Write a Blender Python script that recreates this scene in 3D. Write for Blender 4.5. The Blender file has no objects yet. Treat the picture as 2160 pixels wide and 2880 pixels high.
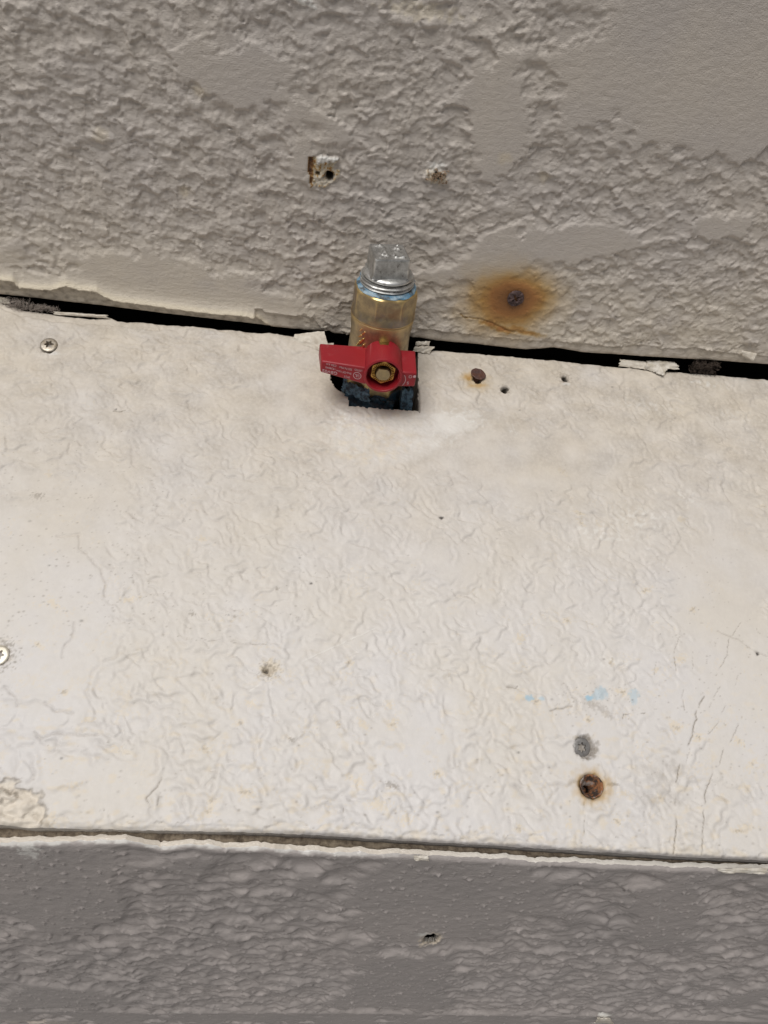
import bpy, bmesh, math, random
import numpy as np
from mathutils import Vector, Matrix, Euler

S = bpy.context.scene
COL = S.collection
MM = 0.001
rnd = random.Random(7)

# ------------------------------------------------------------------ camera
F, CX, CY = 2164.0, 1080.0, 1440.0
_x = np.array([22920., -1860., -2164.]); _x /= np.linalg.norm(_x)
_z = np.array([388., 2260., 2164.]); _z -= _z.dot(_x) * _x; _z /= np.linalg.norm(_z)
_y = np.cross(_z, _x)
RW = np.array([_x, _y, _z])                      # camera -> world rotation

def ray(px, py):
    d = np.array([px - CX, -(py - CY), -F]); d /= np.linalg.norm(d)
    return RW @ d
CAM = -ray(1060, 960) * 360.0                    # millimetres

cam_data = bpy.data.cameras.new('camera')
cam_data.sensor_fit = 'HORIZONTAL'; cam_data.sensor_width = 36.0
cam_data.lens = 36.0 * F / 2160.0
cam_data.clip_start = 0.01; cam_data.clip_end = 200.0
cam = bpy.data.objects.new('camera', cam_data); COL.objects.link(cam)
m4 = Matrix([[*RW[0], CAM[0] * MM], [*RW[1], CAM[1] * MM], [*RW[2], CAM[2] * MM], [0, 0, 0, 1]])
cam.matrix_world = m4
S.camera = cam

# ------------------------------------------------------------------ light
SUN_EL, SUN_AZ = math.radians(68), math.radians(226)   # azimuth clockwise from +Y
w = bpy.data.worlds.new('World'); S.world = w; w.use_nodes = True
nt = w.node_tree; nt.nodes.clear()
sky = nt.nodes.new('ShaderNodeTexSky'); sky.sky_type = 'NISHITA'; sky.sun_disc = False
sky.sun_elevation = SUN_EL; sky.sun_rotation = SUN_AZ
sky.dust_density = 4.0; sky.air_density = 1.0
hs = nt.nodes.new('ShaderNodeHueSaturation'); hs.inputs['Saturation'].default_value = 0.12
bg = nt.nodes.new('ShaderNodeBackground'); bg.inputs['Strength'].default_value = 0.034
wo = nt.nodes.new('ShaderNodeOutputWorld')
nt.links.new(sky.outputs[0], hs.inputs['Color']); nt.links.new(hs.outputs[0], bg.inputs['Color'])
nt.links.new(bg.outputs[0], wo.inputs['Surface'])
sl = bpy.data.lights.new('sun', 'SUN'); sl.energy = 1.5; sl.angle = math.radians(34); sl.color = (1.0, 0.97, 0.93)
so = bpy.data.objects.new('sun', sl); COL.objects.link(so)
sd = Vector((math.sin(SUN_AZ) * math.cos(SUN_EL), math.cos(SUN_AZ) * math.cos(SUN_EL), math.sin(SUN_EL)))
so.rotation_euler = sd.to_track_quat('Z', 'Y').to_euler()
S.view_settings.view_transform = 'Standard'; S.view_settings.look = 'None'
S.view_settings.gamma = 1.0; S.view_settings.use_curve_mapping = False
S.view_settings.exposure = 0.58
try:
    S.cycles.max_bounces = 6
except Exception:
    pass

# ------------------------------------------------------------------ noise (numpy)
_rng = np.random.RandomState(5)
_TS = 256
_ang = _rng.rand(_TS, _TS) * 2 * np.pi
_GX, _GY = np.cos(_ang).astype(np.float32), np.sin(_ang).astype(np.float32)

def perlin(x, y, seed=0):
    x = np.asarray(x, np.float32) + 37.3 * seed + 1000.0
    y = np.asarray(y, np.float32) + 91.7 * seed + 1000.0
    xi = np.floor(x).astype(np.int32); yi = np.floor(y).astype(np.int32)
    fx = x - xi; fy = y - yi
    x0 = xi % _TS; y0 = yi % _TS; x1 = (x0 + 1) % _TS; y1 = (y0 + 1) % _TS
    def g(a, b, dx, dy): return _GX[a, b] * dx + _GY[a, b] * dy
    u = fx * fx * fx * (fx * (fx * 6 - 15) + 10); v = fy * fy * fy * (fy * (fy * 6 - 15) + 10)
    a = g(x0, y0, fx, fy); b = g(x1, y0, fx - 1, fy); c = g(x0, y1, fx, fy - 1); d = g(x1, y1, fx - 1, fy - 1)
    return ((a + (b - a) * u) * (1 - v) + (c + (d - c) * u) * v) * 1.5

def fbm(x, y, oct=3, seed=0, gain=0.5):
    r = 0; a = 1.0; f = 1.0; t = 0
    for k in range(oct):
        r = r + a * perlin(x * f, y * f, seed + k * 3.1); t += a; a *= gain; f *= 2.03
    return r / t

def blur(A, sy, sx):
    for ax, sg in ((0, sy), (1, sx)):
        if sg <= 0: continue
        r = int(3 * sg + 1); kx = np.exp(-np.arange(-r, r + 1) ** 2 / (2 * sg * sg)); kx /= kx.sum()
        P = np.pad(A, [(r, r) if i == ax else (0, 0) for i in (0, 1)], mode='edge'); O = np.zeros_like(A)
        for i, wgt in enumerate(kx): O += wgt * (P[i:i + A.shape[0]] if ax == 0 else P[:, i:i + A.shape[1]])
        A = O
    return A.astype(np.float32)

def sst(a, b, x):
    t = np.clip((x - a) / (b - a), 0, 1)
    return t * t * (3 - 2 * t)

# ------------------------------------------------------------------ materials
class NT:
    def __init__(s, name):
        s.m = bpy.data.materials.new(name); s.m.use_nodes = True
        s.t = s.m.node_tree; s.b = s.t.nodes['Principled BSDF']
    def n(s, kind, **kw):
        q = s.t.nodes.new(kind)
        for k, v in kw.items():
            if k in q.inputs: q.inputs[k].default_value = v
            else: setattr(q, k, v)
        return q
    def l(s, a, b): s.t.links.new(a, b)
    def coords(s): return s.n('ShaderNodeTexCoord').outputs['Object']
    def noise(s, scale, detail=4, rough=0.55, vec=None, dist=0.0):
        q = s.n('ShaderNodeTexNoise'); q.inputs['Scale'].default_value = scale
        q.inputs['Detail'].default_value = detail; q.inputs['Roughness'].default_value = rough
        q.inputs['Distortion'].default_value = dist
        s.l(vec if vec is not None else s.coords(), q.inputs['Vector']); return q.outputs['Fac']
    def ramp(s, fac, stops):
        q = s.n('ShaderNodeValToRGB'); e = q.color_ramp.elements
        while len(e) < len(stops): e.new(0.5)
        for i, (p, c) in enumerate(stops):
            e[i].position = p; e[i].color = (c, c, c, 1) if isinstance(c, (int, float)) else (*c, 1)
        s.l(fac, q.inputs['Fac']); return q.outputs['Color']
    def mix(s, fac, a, b, mode='MIX'):
        q = s.n('ShaderNodeMix', data_type='RGBA', blend_type=mode)
        for sock, val in ((q.inputs[0], fac), (q.inputs[6], a), (q.inputs[7], b)):
            if isinstance(val, (int, float)): sock.default_value = val
            elif isinstance(val, tuple): sock.default_value = (*val, 1)
            else: s.l(val, sock)
        return q.outputs[2]
    def math(s, op, a, b=0.0):
        q = s.n('ShaderNodeMath', operation=op)
        for i, val in enumerate((a, b)):
            if isinstance(val, (int, float)): q.inputs[i].default_value = val
            else: s.l(val, q.inputs[i])
        return q.outputs[0]
    def attr(s, name):
        q = s.n('ShaderNodeAttribute'); q.attribute_name = name; return q.outputs['Fac']
    def bump(s, h, dist, strength=1.0, prev=None):
        q = s.n('ShaderNodeBump'); q.inputs['Distance'].default_value = dist
        q.inputs['Strength'].default_value = strength
        s.l(h, q.inputs['Height'])
        if prev is not None: s.l(prev, q.inputs['Normal'])
        return q.outputs[0]
    def set(s, color=None, rough=None, metal=None, normal=None, spec=None):
        for k, v in (('Base Color', color), ('Roughness', rough), ('Metallic', metal), ('Normal', normal), ('Specular IOR Level', spec)):
            if v is None: continue
            if isinstance(v, (int, float)): s.b.inputs[k].default_value = v
            elif isinstance(v, tuple): s.b.inputs[k].default_value = (*v, 1)
            else: s.l(v, s.b.inputs[k])
        return s.m

def board_paint(name, base, base2, tan, rough, micro, spec=0.4, coarse=0.35, streak=(1, 1, 1)):
    t = NT(name)
    oc = t.coords()
    mp = t.n('ShaderNodeMapping'); mp.inputs['Scale'].default_value = streak; t.l(oc, mp.inputs['Vector'])
    vec = mp.outputs[0]
    c = t.mix(t.ramp(t.noise(22, 5, 0.6, oc), [(0.38, 0.0), (0.64, 1.0)]), base, base2)
    fine = t.noise(420, 4, 0.6, oc)
    c = t.mix(0.5, c, t.mix(fine, (0.78, 0.78, 0.78), (1.0, 1.0, 1.0)), 'MULTIPLY')
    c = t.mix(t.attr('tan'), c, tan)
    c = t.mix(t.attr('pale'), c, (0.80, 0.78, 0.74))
    gr = t.math('MULTIPLY', t.attr('grime_shade'), t.ramp(t.noise(700, 3, 0.6, oc), [(0.3, 0.55), (0.6, 1.0)]))
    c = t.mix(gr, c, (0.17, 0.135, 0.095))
    c = t.mix(t.attr('grey'), c, (0.27, 0.25, 0.24))
    c = t.mix(t.attr('blue'), c, (0.36, 0.53, 0.64))
    ru = t.attr('rust')
    rc = t.ramp(ru, [(0.0, (0.50, 0.39, 0.22)), (0.32, (0.47, 0.28, 0.06)), (0.62, (0.33, 0.13, 0.02)), (1.0, (0.085, 0.035, 0.015))])
    c = t.mix(t.ramp(ru, [(0.0, 0.0), (0.45, 0.9), (1.0, 1.0)]), c, rc)
    c = t.mix(t.attr('dark'), c, (0.025, 0.02, 0.016))
    h1 = t.noise(1500, 3, 0.6, vec); h2 = t.noise(520, 4, 0.65, vec)
    nb = t.bump(h2, micro * coarse * 3 * MM, 1.0)
    nb = t.bump(h1, micro * MM, 1.0, nb)
    r = t.math('ADD', rough, t.math('MULTIPLY', t.noise(300, 3, 0.5, oc), 0.15))
    return t.set(c, r, 0.0, nb, spec)

def plain(name, col, rough=0.6, metal=0.0, var=0.25, nscale=400, bumpd=0.0, col2=None, spec=0.5, stops=(0.35, 0.65)):
    t = NT(name)
    n_ = t.noise(nscale, 5, 0.62)
    c2 = col2 if col2 else tuple(v * (1 - var) for v in col)
    c = t.mix(t.ramp(n_, [(stops[0], 0.0), (stops[1], 1.0)]), col, c2)
    nb = t.bump(t.noise(nscale * 2.5, 4, 0.6), bumpd * MM) if bumpd else None
    return t.set(c, rough, metal, nb, spec)

M_wall = board_paint('wall_paint', (0.545, 0.497, 0.457), (0.585, 0.528, 0.468), (0.74, 0.66, 0.52), 0.5, 0.26, streak=(1, 1, 1.6))
M_ledge = board_paint('ledge_paint', (0.70, 0.675, 0.662), (0.69, 0.65, 0.60), (0.70, 0.61, 0.48), 0.5, 0.035)
M_fascia = board_paint('fascia_paint', (0.40, 0.364, 0.350), (0.45, 0.405, 0.386), (0.72, 0.62, 0.50), 0.17, 0.22, spec=0.8, streak=(0.6, 1, 1.0))
M_void = plain('cavity_wood', (0.03, 0.024, 0.02), 0.9, nscale=60)
M_ground = plain('ground_concrete', (0.22, 0.21, 0.20), 0.9, nscale=8, var=0.3)
M_flake = plain('flaked_paint', (0.66, 0.61, 0.53), 0.55, nscale=350, col2=(0.52, 0.46, 0.38), bumpd=0.15)
M_flake_w = plain('white_flaked_paint', (0.64, 0.60, 0.54), 0.55, nscale=350, col2=(0.48, 0.43, 0.35), bumpd=0.15)
M_fibre = plain('wood_fibre', (0.62, 0.50, 0.36), 0.8, nscale=900, col2=(0.30, 0.16, 0.08), bumpd=0.3)
M_lint = plain('lint', (0.50, 0.43, 0.38), 0.9)
M_lint_d = plain('dark_lint', (0.09, 0.065, 0.05), 0.9)

# ------------------------------------------------------------------ object helpers
def tag(o, label=None, cat=None, group=None, kind=None):
    if label: o['label'] = label
    if cat: o['category'] = cat
    if group: o['group'] = group
    if kind: o['kind'] = kind
    return o

def link(name, me, mat, parent=None, smooth=True):
    o = bpy.data.objects.new(name, me); COL.objects.link(o)
    if mat is not None and len(me.materials) == 0: me.materials.append(mat)
    if smooth: me.shade_smooth()
    if parent is not None: o.parent = parent
    return o

def mesh_np(name, V, Fq):
    me = bpy.data.meshes.new(name)
    V = np.asarray(V, np.float32); Fq = np.asarray(Fq, np.int32)
    me.vertices.add(len(V)); me.vertices.foreach_set('co', V.ravel())
    me.loops.add(Fq.size); me.loops.foreach_set('vertex_index', Fq.ravel())
    me.polygons.add(len(Fq))
    me.polygons.foreach_set('loop_start', np.arange(0, Fq.size, Fq.shape[1], dtype=np.int32))
    me.update(calc_edges=True)
    return me

def mesh_py(name, V, Fc):
    me = bpy.data.meshes.new(name); me.from_pydata([tuple(c * MM for c in v) for v in V], [], Fc); me.update(); return me

def empty(name, loc):
    o = bpy.data.objects.new(name, None); COL.objects.link(o); o.location = [c * MM for c in loc]
    o.empty_display_size = 0.01; return o

def sharp(o, ang=35):
    me = o.data; me.shade_smooth()
    bm = bmesh.new(); bm.from_mesh(me)
    for e in bm.edges:
        if len(e.link_faces) == 2 and e.calc_face_angle(0) > math.radians(ang): e.smooth = False
    bm.to_mesh(me); bm.free(); return o

def bevelled(o, width, seg=2, ang=30):
    bm = bmesh.new(); bm.from_mesh(o.data)
    bmesh.ops.recalc_face_normals(bm, faces=bm.faces)
    ed = [e for e in bm.edges if len(e.link_faces) == 2 and e.calc_face_angle(0) > math.radians(ang)]
    bmesh.ops.bevel(bm, geom=ed, offset=width * MM, segments=seg, affect='EDGES', profile=0.5, clamp_overlap=True)
    bm.to_mesh(o.data); bm.free(); o.data.shade_smooth(); sharp(o, 40); return o

# ------------------------------------------------------------------ planes and pixels
ALPHA = math.radians(18)
PL = {
    'wall':   dict(o=(0, 0, 0), u=(1, 0, 0), v=(0, 0, 1), n=(0, -1, 0)),
    'ledge':  dict(o=(0, 0, 0), u=(1, 0, 0), v=(0, -math.cos(ALPHA), -math.sin(ALPHA)), n=(0, -math.sin(ALPHA), math.cos(ALPHA))),
    'fascia': dict(o=(0, -201.5, 0), u=(1, 0, 0), v=(0, 0, 1), n=(0, -1, 0)),
}
for p in PL.values():
    for k in p: p[k] = np.array(p[k], float)

def uv(pl, px, py):
    p = PL[pl]; d = ray(px, py); t = (p['o'] - CAM).dot(p['n']) / d.dot(p['n'])
    q = CAM + t * d - p['o']
    return float(q.dot(p['u'])), float(q.dot(p['v']))

def pt(pl, px, py, h=0.0):
    u, v = uv(pl, px, py); p = PL[pl]
    return p['o'] + u * p['u'] + v * p['v'] + h * p['n']

def curve(pl, pts):
    a = np.array([uv(pl, *q) for q in pts]); a = a[np.argsort(a[:, 0])]
    return lambda u: np.interp(u, a[:, 0], a[:, 1])

def axis(lo, hi, step, far_lo, far_hi, grow=1.25):
    mid = list(np.arange(lo, hi + step * .5, step)); s = step; L = []; x = lo
    while x > far_lo: s *= grow; x -= min(s, 12); L.append(x)
    s = step; R = []; x = mid[-1]
    while x < far_hi: s *= grow; x += min(s, 12); R.append(x)
    return np.array(L[::-1] + mid + R)

# ------------------------------------------------------------------ height-field boards
ATTR = ('tan', 'pale', 'grime_shade', 'grey', 'blue', 'rust', 'dark')

class Sheet:
    """A board: a dense surface whose relief, cracks and holes are real geometry."""
    def __init__(s, pl, U, T, lo, hi, thick, flip=False):
        s.p = PL[pl]; s.pl = pl; s.flip = flip; s.thick = thick
        s.U = U; n, m = len(U), len(T)
        s.u = np.repeat(U[None, :], m, 0).astype(np.float32)
        l, h = lo(U), hi(U)
        s.v = (l[None, :] + (h - l)[None, :] * T[:, None]).astype(np.float32)
        s.h = np.zeros_like(s.u)
        s.a = {k: np.zeros_like(s.u) for k in ATTR}
        s.keep = np.ones((m - 1, n - 1), bool)
        s.skirt_attr = lambda u, v: {}
    def win(s, cu, cv, r):
        i0 = max(0, np.searchsorted(s.U, cu - r)); i1 = min(len(s.U), np.searchsorted(s.U, cu + r) + 1)
        if i1 <= i0: return None
        col = s.v[:, min((i0 + i1) // 2, len(s.U) - 1)]
        idx = np.nonzero((col > cv - r - 1.5) & (col < cv + r + 1.5))[0]
        if len(idx) == 0: return None
        return slice(idx[0], idx[-1] + 1), slice(i0, i1)
    def local(s, cu, cv, r):
        k = s.win(cu, cv, r)
        if k is None: return None
        return k, s.u[k] - cu, s.v[k] - cv
    def blob(s, att, cu, cv, ru, rv, amp=1.0, rag=0.35, rot=0.0, soft=0.5, fs=0.5, mode='max'):
        q = s.local(cu, cv, max(ru, rv) * 1.9 + 1)
        if q is None: return
        k, du, dv = q
        c, sn = math.cos(rot), math.sin(rot)
        a = (du * c + dv * sn) / ru; b = (-du * sn + dv * c) / rv
        d = np.sqrt(a * a + b * b) + rag * 2 * fbm(s.u[k] * fs, s.v[k] * fs, 3, cu % 17)
        f = amp * (1 - sst(1 - soft, 1 + soft * .6, d))
        A = s.h if att == 'h' else s.a[att]
        if mode == 'max': A[k] = np.maximum(A[k], f)
        else: A[k] += f
    def line(s, pts, width, depth=0.0, att=None, amp=1.0, wob=0.5, gaps=0.0, seed=0):
        P = np.array([uv(s.pl, *q) for q in pts]); 
        seg = np.hypot(*np.diff(P, axis=0).T); cum = np.concatenate([[0], np.cumsum(seg)])
        t = np.arange(0, cum[-1], max(0.22, width * 0.5))
        x = np.interp(t, cum, P[:, 0]) + wob * fbm(t * .35, t * 0 + seed + .5, 3, seed)
        y = np.interp(t, cum, P[:, 1]) + wob * fbm(t * .35, t * 0 + seed + 9.5, 3, seed + 2)
        g = fbm(t * .18, t * 0 + 3.3 + seed, 2, seed + 5)
        for a, b, gg in zip(x, y, g):
            f = 1.0 if gaps <= 0 else float(np.clip((gg + 0.45 - gaps) * 4, 0, 1))
            if f <= 0: continue
            q = s.local(a, b, width * 1.6)
            if q is None: continue
            k, du, dv = q
            r = np.exp(-(du * du + dv * dv) / (width * width * 0.5))
            if depth: s.h[k] = np.minimum(s.h[k], s.h[k] * (1 - 0) - depth * f * r * 0.5)
            if att: s.a[att][k] = np.maximum(s.a[att][k], amp * f * r)
    def hole(s, cu, cv, ru, rv, depth, rot=0.0, rag=0.2, fs=0.8, wall=0.25, dark=0.6):
        q = s.local(cu, cv, max(ru, rv) * 1.7 + 1)
        if q is None: return
        k, du, dv = q
        c, sn = math.cos(rot), math.sin(rot)
        a = (du * c + dv * sn) / ru; b = (-du * sn + dv * c) / rv
        d = np.sqrt(a * a + b * b) + rag * 2 * fbm(s.u[k] * fs, s.v[k] * fs, 3, (cu * 7) % 13)
        f = 1 - sst(1 - wall, 1, d)
        s.h[k] = s.h[k] * (1 - f) - depth * f
        s.a['dark'][k] = np.maximum(s.a['dark'][k], dark * sst(0.35, 1, f))
    def cut(s, cu, cv, ru, rv, rag=.2, fs=.7):
        """a real hole: the cells are taken out and the board's thickness shows"""
        q = s.local(cu, cv, max(ru, rv) * 1.7 + 1); k, du, dv = q
        d = np.sqrt((du / ru) ** 2 + (dv / rv) ** 2) + rag * 2 * fbm(s.u[k] * fs, s.v[k] * fs, 3, (cu * 7) % 13)
        ins = d < 1; s.a['dark'][k] = np.maximum(s.a['dark'][k], .7 * (1 - sst(1.0, 1.12, d)))
        s.h[k] -= 1.2 * (1 - sst(.9, 1.35, d))
        kk = (slice(k[0].start, k[0].stop - 1), slice(k[1].start, k[1].stop - 1))
        s.keep[kk] &= ~(ins[:-1, :-1] & ins[1:, 1:])
    def scoops(s, n, box, tex, su, sv, depth, seed, rot=-.2, rough=.35, fs=.5, soft=0.0, lim=.25):
        """pressed-in dents: crisp upper rim, floor rising gently towards the lower rim"""
        g = np.random.RandomState(seed)
        for _ in range(n):
            a = box[0] + g.rand() * (box[2] - box[0]); b = box[1] + g.rand() * (box[3] - box[1])
            z = g.rand(); sc = .55 + 1.1 * z * z; ru = su * sc * (.8 + .5 * g.rand()); rv = sv * sc * (.75 + .5 * g.rand())
            r = rot + .35 * g.randn(); dp = depth * (.45 + .55 * g.rand()) * (.6 + .4 * sc); pick = g.rand(); sd_ = g.rand() * 50
            ci = min(len(s.U) - 1, int(np.searchsorted(s.U, a))); ri = int(np.clip(np.searchsorted(s.v[:, ci], b), 0, s.v.shape[0] - 1))
            if tex[ri, ci] < .15 + .8 * pick: continue
            if s.h[ri, ci] < -lim and g.rand() < .8: continue
            q = s.local(a, b, max(ru, rv) * 1.5)
            if q is None: continue
            k, du, dv = q; c, sn = math.cos(r), math.sin(r)
            x = (du * c + dv * sn) / ru; y = (-du * sn + dv * c) / rv
            y2 = y + .35 * x * x
            d = np.sqrt(x * x + y2 * y2) + rough * 1.6 * fbm(s.u[k] * fs + sd_, s.v[k] * fs, 2, 3)
            up = np.clip(.5 + .5 * y2, 0, 1)
            f = (1 - sst(.42 + .36 * up - soft, 1.0, d)) * (.55 + .45 * up)
            s.h[k] = np.minimum(s.h[k], s.h[k] * .5 - dp * f)
    def specks(s, n, box, r, amp, att='grime_shade', depth=0.0, seed=0):
        g = np.random.RandomState(seed)
        for _ in range(n):
            px = box[0] + g.rand() * (box[2] - box[0]); py = box[1] + g.rand() * (box[3] - box[1])
            a, b = uv(s.pl, px, py); rr = r * (0.5 + g.rand())
            q = s.local(a, b, rr * 2)
            if q is None: continue
            k, du, dv = q
            f = np.exp(-((du / rr) ** 2 + (dv / (rr * .7)) ** 2)) * (0.4 + 0.6 * g.rand())
            s.a[att][k] = np.maximum(s.a[att][k], amp * f)
            if depth: s.h[k] -= depth * f
    def build(s, name, mat, parent=None):
        p = s.p; m, n = s.u.shape
        V = (p['o'] + s.u[..., None] * p['u'] + s.v[..., None] * p['v'] + s.h[..., None] * p['n']).reshape(-1, 3) * MM
        idx = np.arange(m * n).reshape(m, n)
        a, b, c, d = idx[:-1, :-1], idx[:-1, 1:], idx[1:, 1:], idx[1:, :-1]
        Q = np.stack([a, b, c, d], -1)[s.keep]
        if s.flip: Q = Q[:, ::-1]
        # boundary edges of the kept cells, extruded through the board's thickness
        E = np.concatenate([np.stack([Q[:, i], Q[:, (i + 1) % 4]], -1) for i in range(4)])
        key = np.sort(E, 1); code = key[:, 0].astype(np.int64) * (m * n) + key[:, 1]
        uq, first, cnt = np.unique(code, return_index=True, return_counts=True)
        B = E[first[cnt == 1]]
        vs, inv = np.unique(B, return_inverse=True); inv = inv.reshape(B.shape)
        base = m * n; steps = 4; top = V[vs]; nb = len(vs)
        layers = [top]; uu = s.u.ravel()[vs]; vv = s.v.ravel()[vs]
        for j in range(1, steps + 1):
            z = s.thick * j / steps
            L = top - p['n'] * z * MM
            if j < steps:
                nn = fbm(uu * .7, vv * .7 + j * 7, 2, j) * 0.35 * MM
                L = L + nn[:, None] * (p['n'] * 0.3)
            layers.append(L)
        Vs = np.concatenate([V] + layers)
        Fs = [Q]
        for j in range(steps):
            o0 = base + j * nb; o1 = o0 + nb
            Fs.append(np.stack([o0 + inv[:, 1], o0 + inv[:, 0], o1 + inv[:, 0], o1 + inv[:, 1]], -1))
        me = mesh_np(name, Vs, np.concatenate(Fs))
        sk = s.skirt_attr(uu, vv)
        for k in ATTR:
            own = s.a[k].ravel()[vs]
            ex = np.asarray(sk.get(k, own), np.float32)
            if np.ndim(ex) == 0: ex = np.full(nb, float(ex), np.float32)
            if k == 'dark': ex = np.maximum(ex, own)
            dat = np.concatenate([s.a[k].ravel()] + [ex] * (steps + 1)).astype(np.float32)
            at = me.attributes.new(k, 'FLOAT', 'POINT'); at.data.foreach_set('value', np.clip(dat, 0, 1))
        return link(name, me, mat, parent)

def zones(S_, pl, L, default=0.0):
    """blend of named patches: (px, py, rx_mm, ry_mm, rot, amount)"""
    out = np.full_like(S_.u, default)
    for px, py, ru, rv, rot, amt in L:
        a, b = uv(pl, px, py); du, dv = S_.u - a, S_.v - b
        c, sn = math.cos(rot), math.sin(rot)
        q = ((du * c + dv * sn) / ru) ** 2 + ((-du * sn + dv * c) / rv) ** 2
        out += amt * np.exp(-q)
    return out

def emboss(u, v, rot, sx, sy, seed, warp=1.0, gain=0.45):
    c, sn = math.cos(rot), math.sin(rot)
    x, y = u * c + v * sn, -u * sn + v * c
    wx = x + warp * 2.2 * fbm(u * .16, v * .16, 2, seed + 11); wy = y + warp * 2.2 * fbm(u * .16, v * .16, 2, seed + 23)
    return fbm(wx / sx, wy / sy, 3, seed, gain)

def saw(ph, w=0.14):
    """terraces: 0..1 rise, then a short soft drop; second value marks the drop line"""
    f = ph - np.floor(ph)
    return np.where(f < 1 - w, f / (1 - w), 1 - sst(1 - w, 1, f)), np.exp(-((f - (1 - w * .5)) / (w * .55)) ** 2)

# ---- the upper wall board
wl_lo = curve('wall', [(-400, 800), (0, 833), (60, 839), (180, 853), (300, 866), (440, 884), (550, 897), (700, 914), (790, 925), (870, 934), (925, 936), (940, 944), (985, 946),
                       (1030, 946), (1180, 955), (1215, 961), (1350, 973), (1480, 988), (1560, 982), (1640, 996), (1820, 1008), (2000, 1018), (2160, 1030), (2600, 1075)])
Uw = axis(-182, 205, 0.46, -700, 700)
Tw0 = axis(0, 162, 0.42, -0.1, 600); Tw0 = Tw0[Tw0 >= 0]; Tw = Tw0 / Tw0[-1]
W = Sheet('wall', Uw, Tw, lambda u: wl_lo(u) + 0.35 * fbm(u * .35, u * 0 + 2.2, 4, 3), lambda u: u * 0 + 600.0, 12.0)
u, v = W.u, W.v
smooth_w = zones(W, 'wall', [(700, 210, 24, 11, -0.5, 1.1), (520, 130, 12, 9, 0, .9), (900, 60, 12, 7, 0, -.4), (1950, 120, 48, 26, .2, 1.4), (2080, 330, 24, 18, 0, .8), (1400, 330, 11, 26, 0.3, 1.0),
                              (1640, 680, 34, 8, .1, 1.2), (1330, 760, 22, 7, .35, .9), (2050, 640, 20, 8, 0, .7), (470, 790, 48, 10, -.1, 1.2), (950, 330, 8, 14, 0, .6), (860, 440, 8, 6, 0, .5), (1450, 850, 14, 10, 0, 1.0),
                              (1850, 850, 40, 10, -.1, -.5), (150, 350, 30, 24, 0, -.3), (1000, 650, 18, 16, 0, -.4), (60, 700, 10, 10, 0, .3)])
smooth_w = smooth_w + 0.55 * fbm(u / 34, v / 26, 3, 41)
tex = 1 - sst(0.15, 0.55, smooth_w - .05 + .35 * fbm(u / 9, v / 6, 3, 49))
tex *= 1 - (1 - sst(9, 24, v - wl_lo(u))) * (1 - sst(-45, -15, u))
n1 = emboss(u, v, -0.28, 10.0, 6.2, 1, 1.2, .30); n2 = emboss(u, v, -0.1, 6.2, 4.2, 8, .7, .30); n3 = emboss(u, v, 0.35, 11.5, 5.0, 15, 1, .38)
edge_rag = 0.022 * fbm(u * 1.4, v * 1.4, 2, 60)
off = .34 * fbm(u / 20, v / 15, 3, 46)
d1 = sst(-0.03, 0.32, n1 + edge_rag + off); d2 = sst(-0.02, 0.36, n2 + edge_rag - off * .8); d3 = sst(0.08, 0.25, n3 + edge_rag)
tex = np.clip(tex * .96 + .04, 0, 1)
q1, l1 = saw(1.9 * emboss(u, v, -0.25, 13, 8, 24, 1, .34) + v / 8.5 + u / 24, .20)
q2, l2 = saw(2.6 * emboss(u, v, -0.05, 7.0, 4.5, 27, 1, .42) + v / 4.6 - u / 30, .22)
gq1 = sst(-.25, .35, fbm(u / 8, v / 6, 2, 28)); gq2 = sst(-.2, .4, fbm(u / 7, v / 6, 2, 29))
W.h -= tex * (.35 * q1 * gq1)
W.a['grime_shade'] = np.maximum(W.a['grime_shade'], np.clip(tex * (l1 * gq1 * .10) * (1 + fbm(u / 10, v / 8, 2, 30)), 0, .35))
W.h -= .42 * tex * (1.35 * d1 * (0.8 + 0.5 * n2) + 0.75 * d2 * (1 - 0.45 * d1) + 0.85 * d3)
W.h += .045 * fbm(u * 1.5, v * 1.9, 2, 79); W.h += tex * (0.35 * fbm(u * .5, v * .5, 2, 77) + .08 * fbm(u * .9, v * 1.1, 2, 78)) + 0.10 * fbm(u * .3, v * .45, 3, 70) + 0.025 * fbm(u * 1.3, v * 2.2, 2, 71)
W.scoops(5200, (-185, 0, 210, 160), tex, 3.9, 2.3, 1.0, 91, -.22, lim=.75)
W.scoops(4200, (-185, 0, 210, 160), tex, 2.4, 1.5, .6, 92, -.1, .3, .8, lim=.9)
W.h = blur(W.h * 1.2, .5, .5)
W.h += .05 * fbm(u * 1.1, v * 1.3, 3, 93)
# isolated broad dents in the smooth areas
for (px, py, ru, rv, rot) in ((1600, 95, 13, 3.2, .25), (1610, 45, 14, 2.2, .12), (560, 60, 7, 4, 0), (640, 110, 8, 4, .3), (480, 105, 6, 3.5, .1), (1790, 640, 6, 1.6, .2),
                              (1400, 640, 12, 1.2, .5), (860, 270, 8, 3, -.3), (420, 560, 7, 3, -.4), (420, 590, 6, 3, 0)):
    a, b = uv('wall', px, py); W.blob('h', a, b, ru, rv, -0.65, 0.5, rot, 0.6, 0.3, mode='add')
zt = v - wl_lo(u)                                   # height above the panel's lower edge
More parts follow.
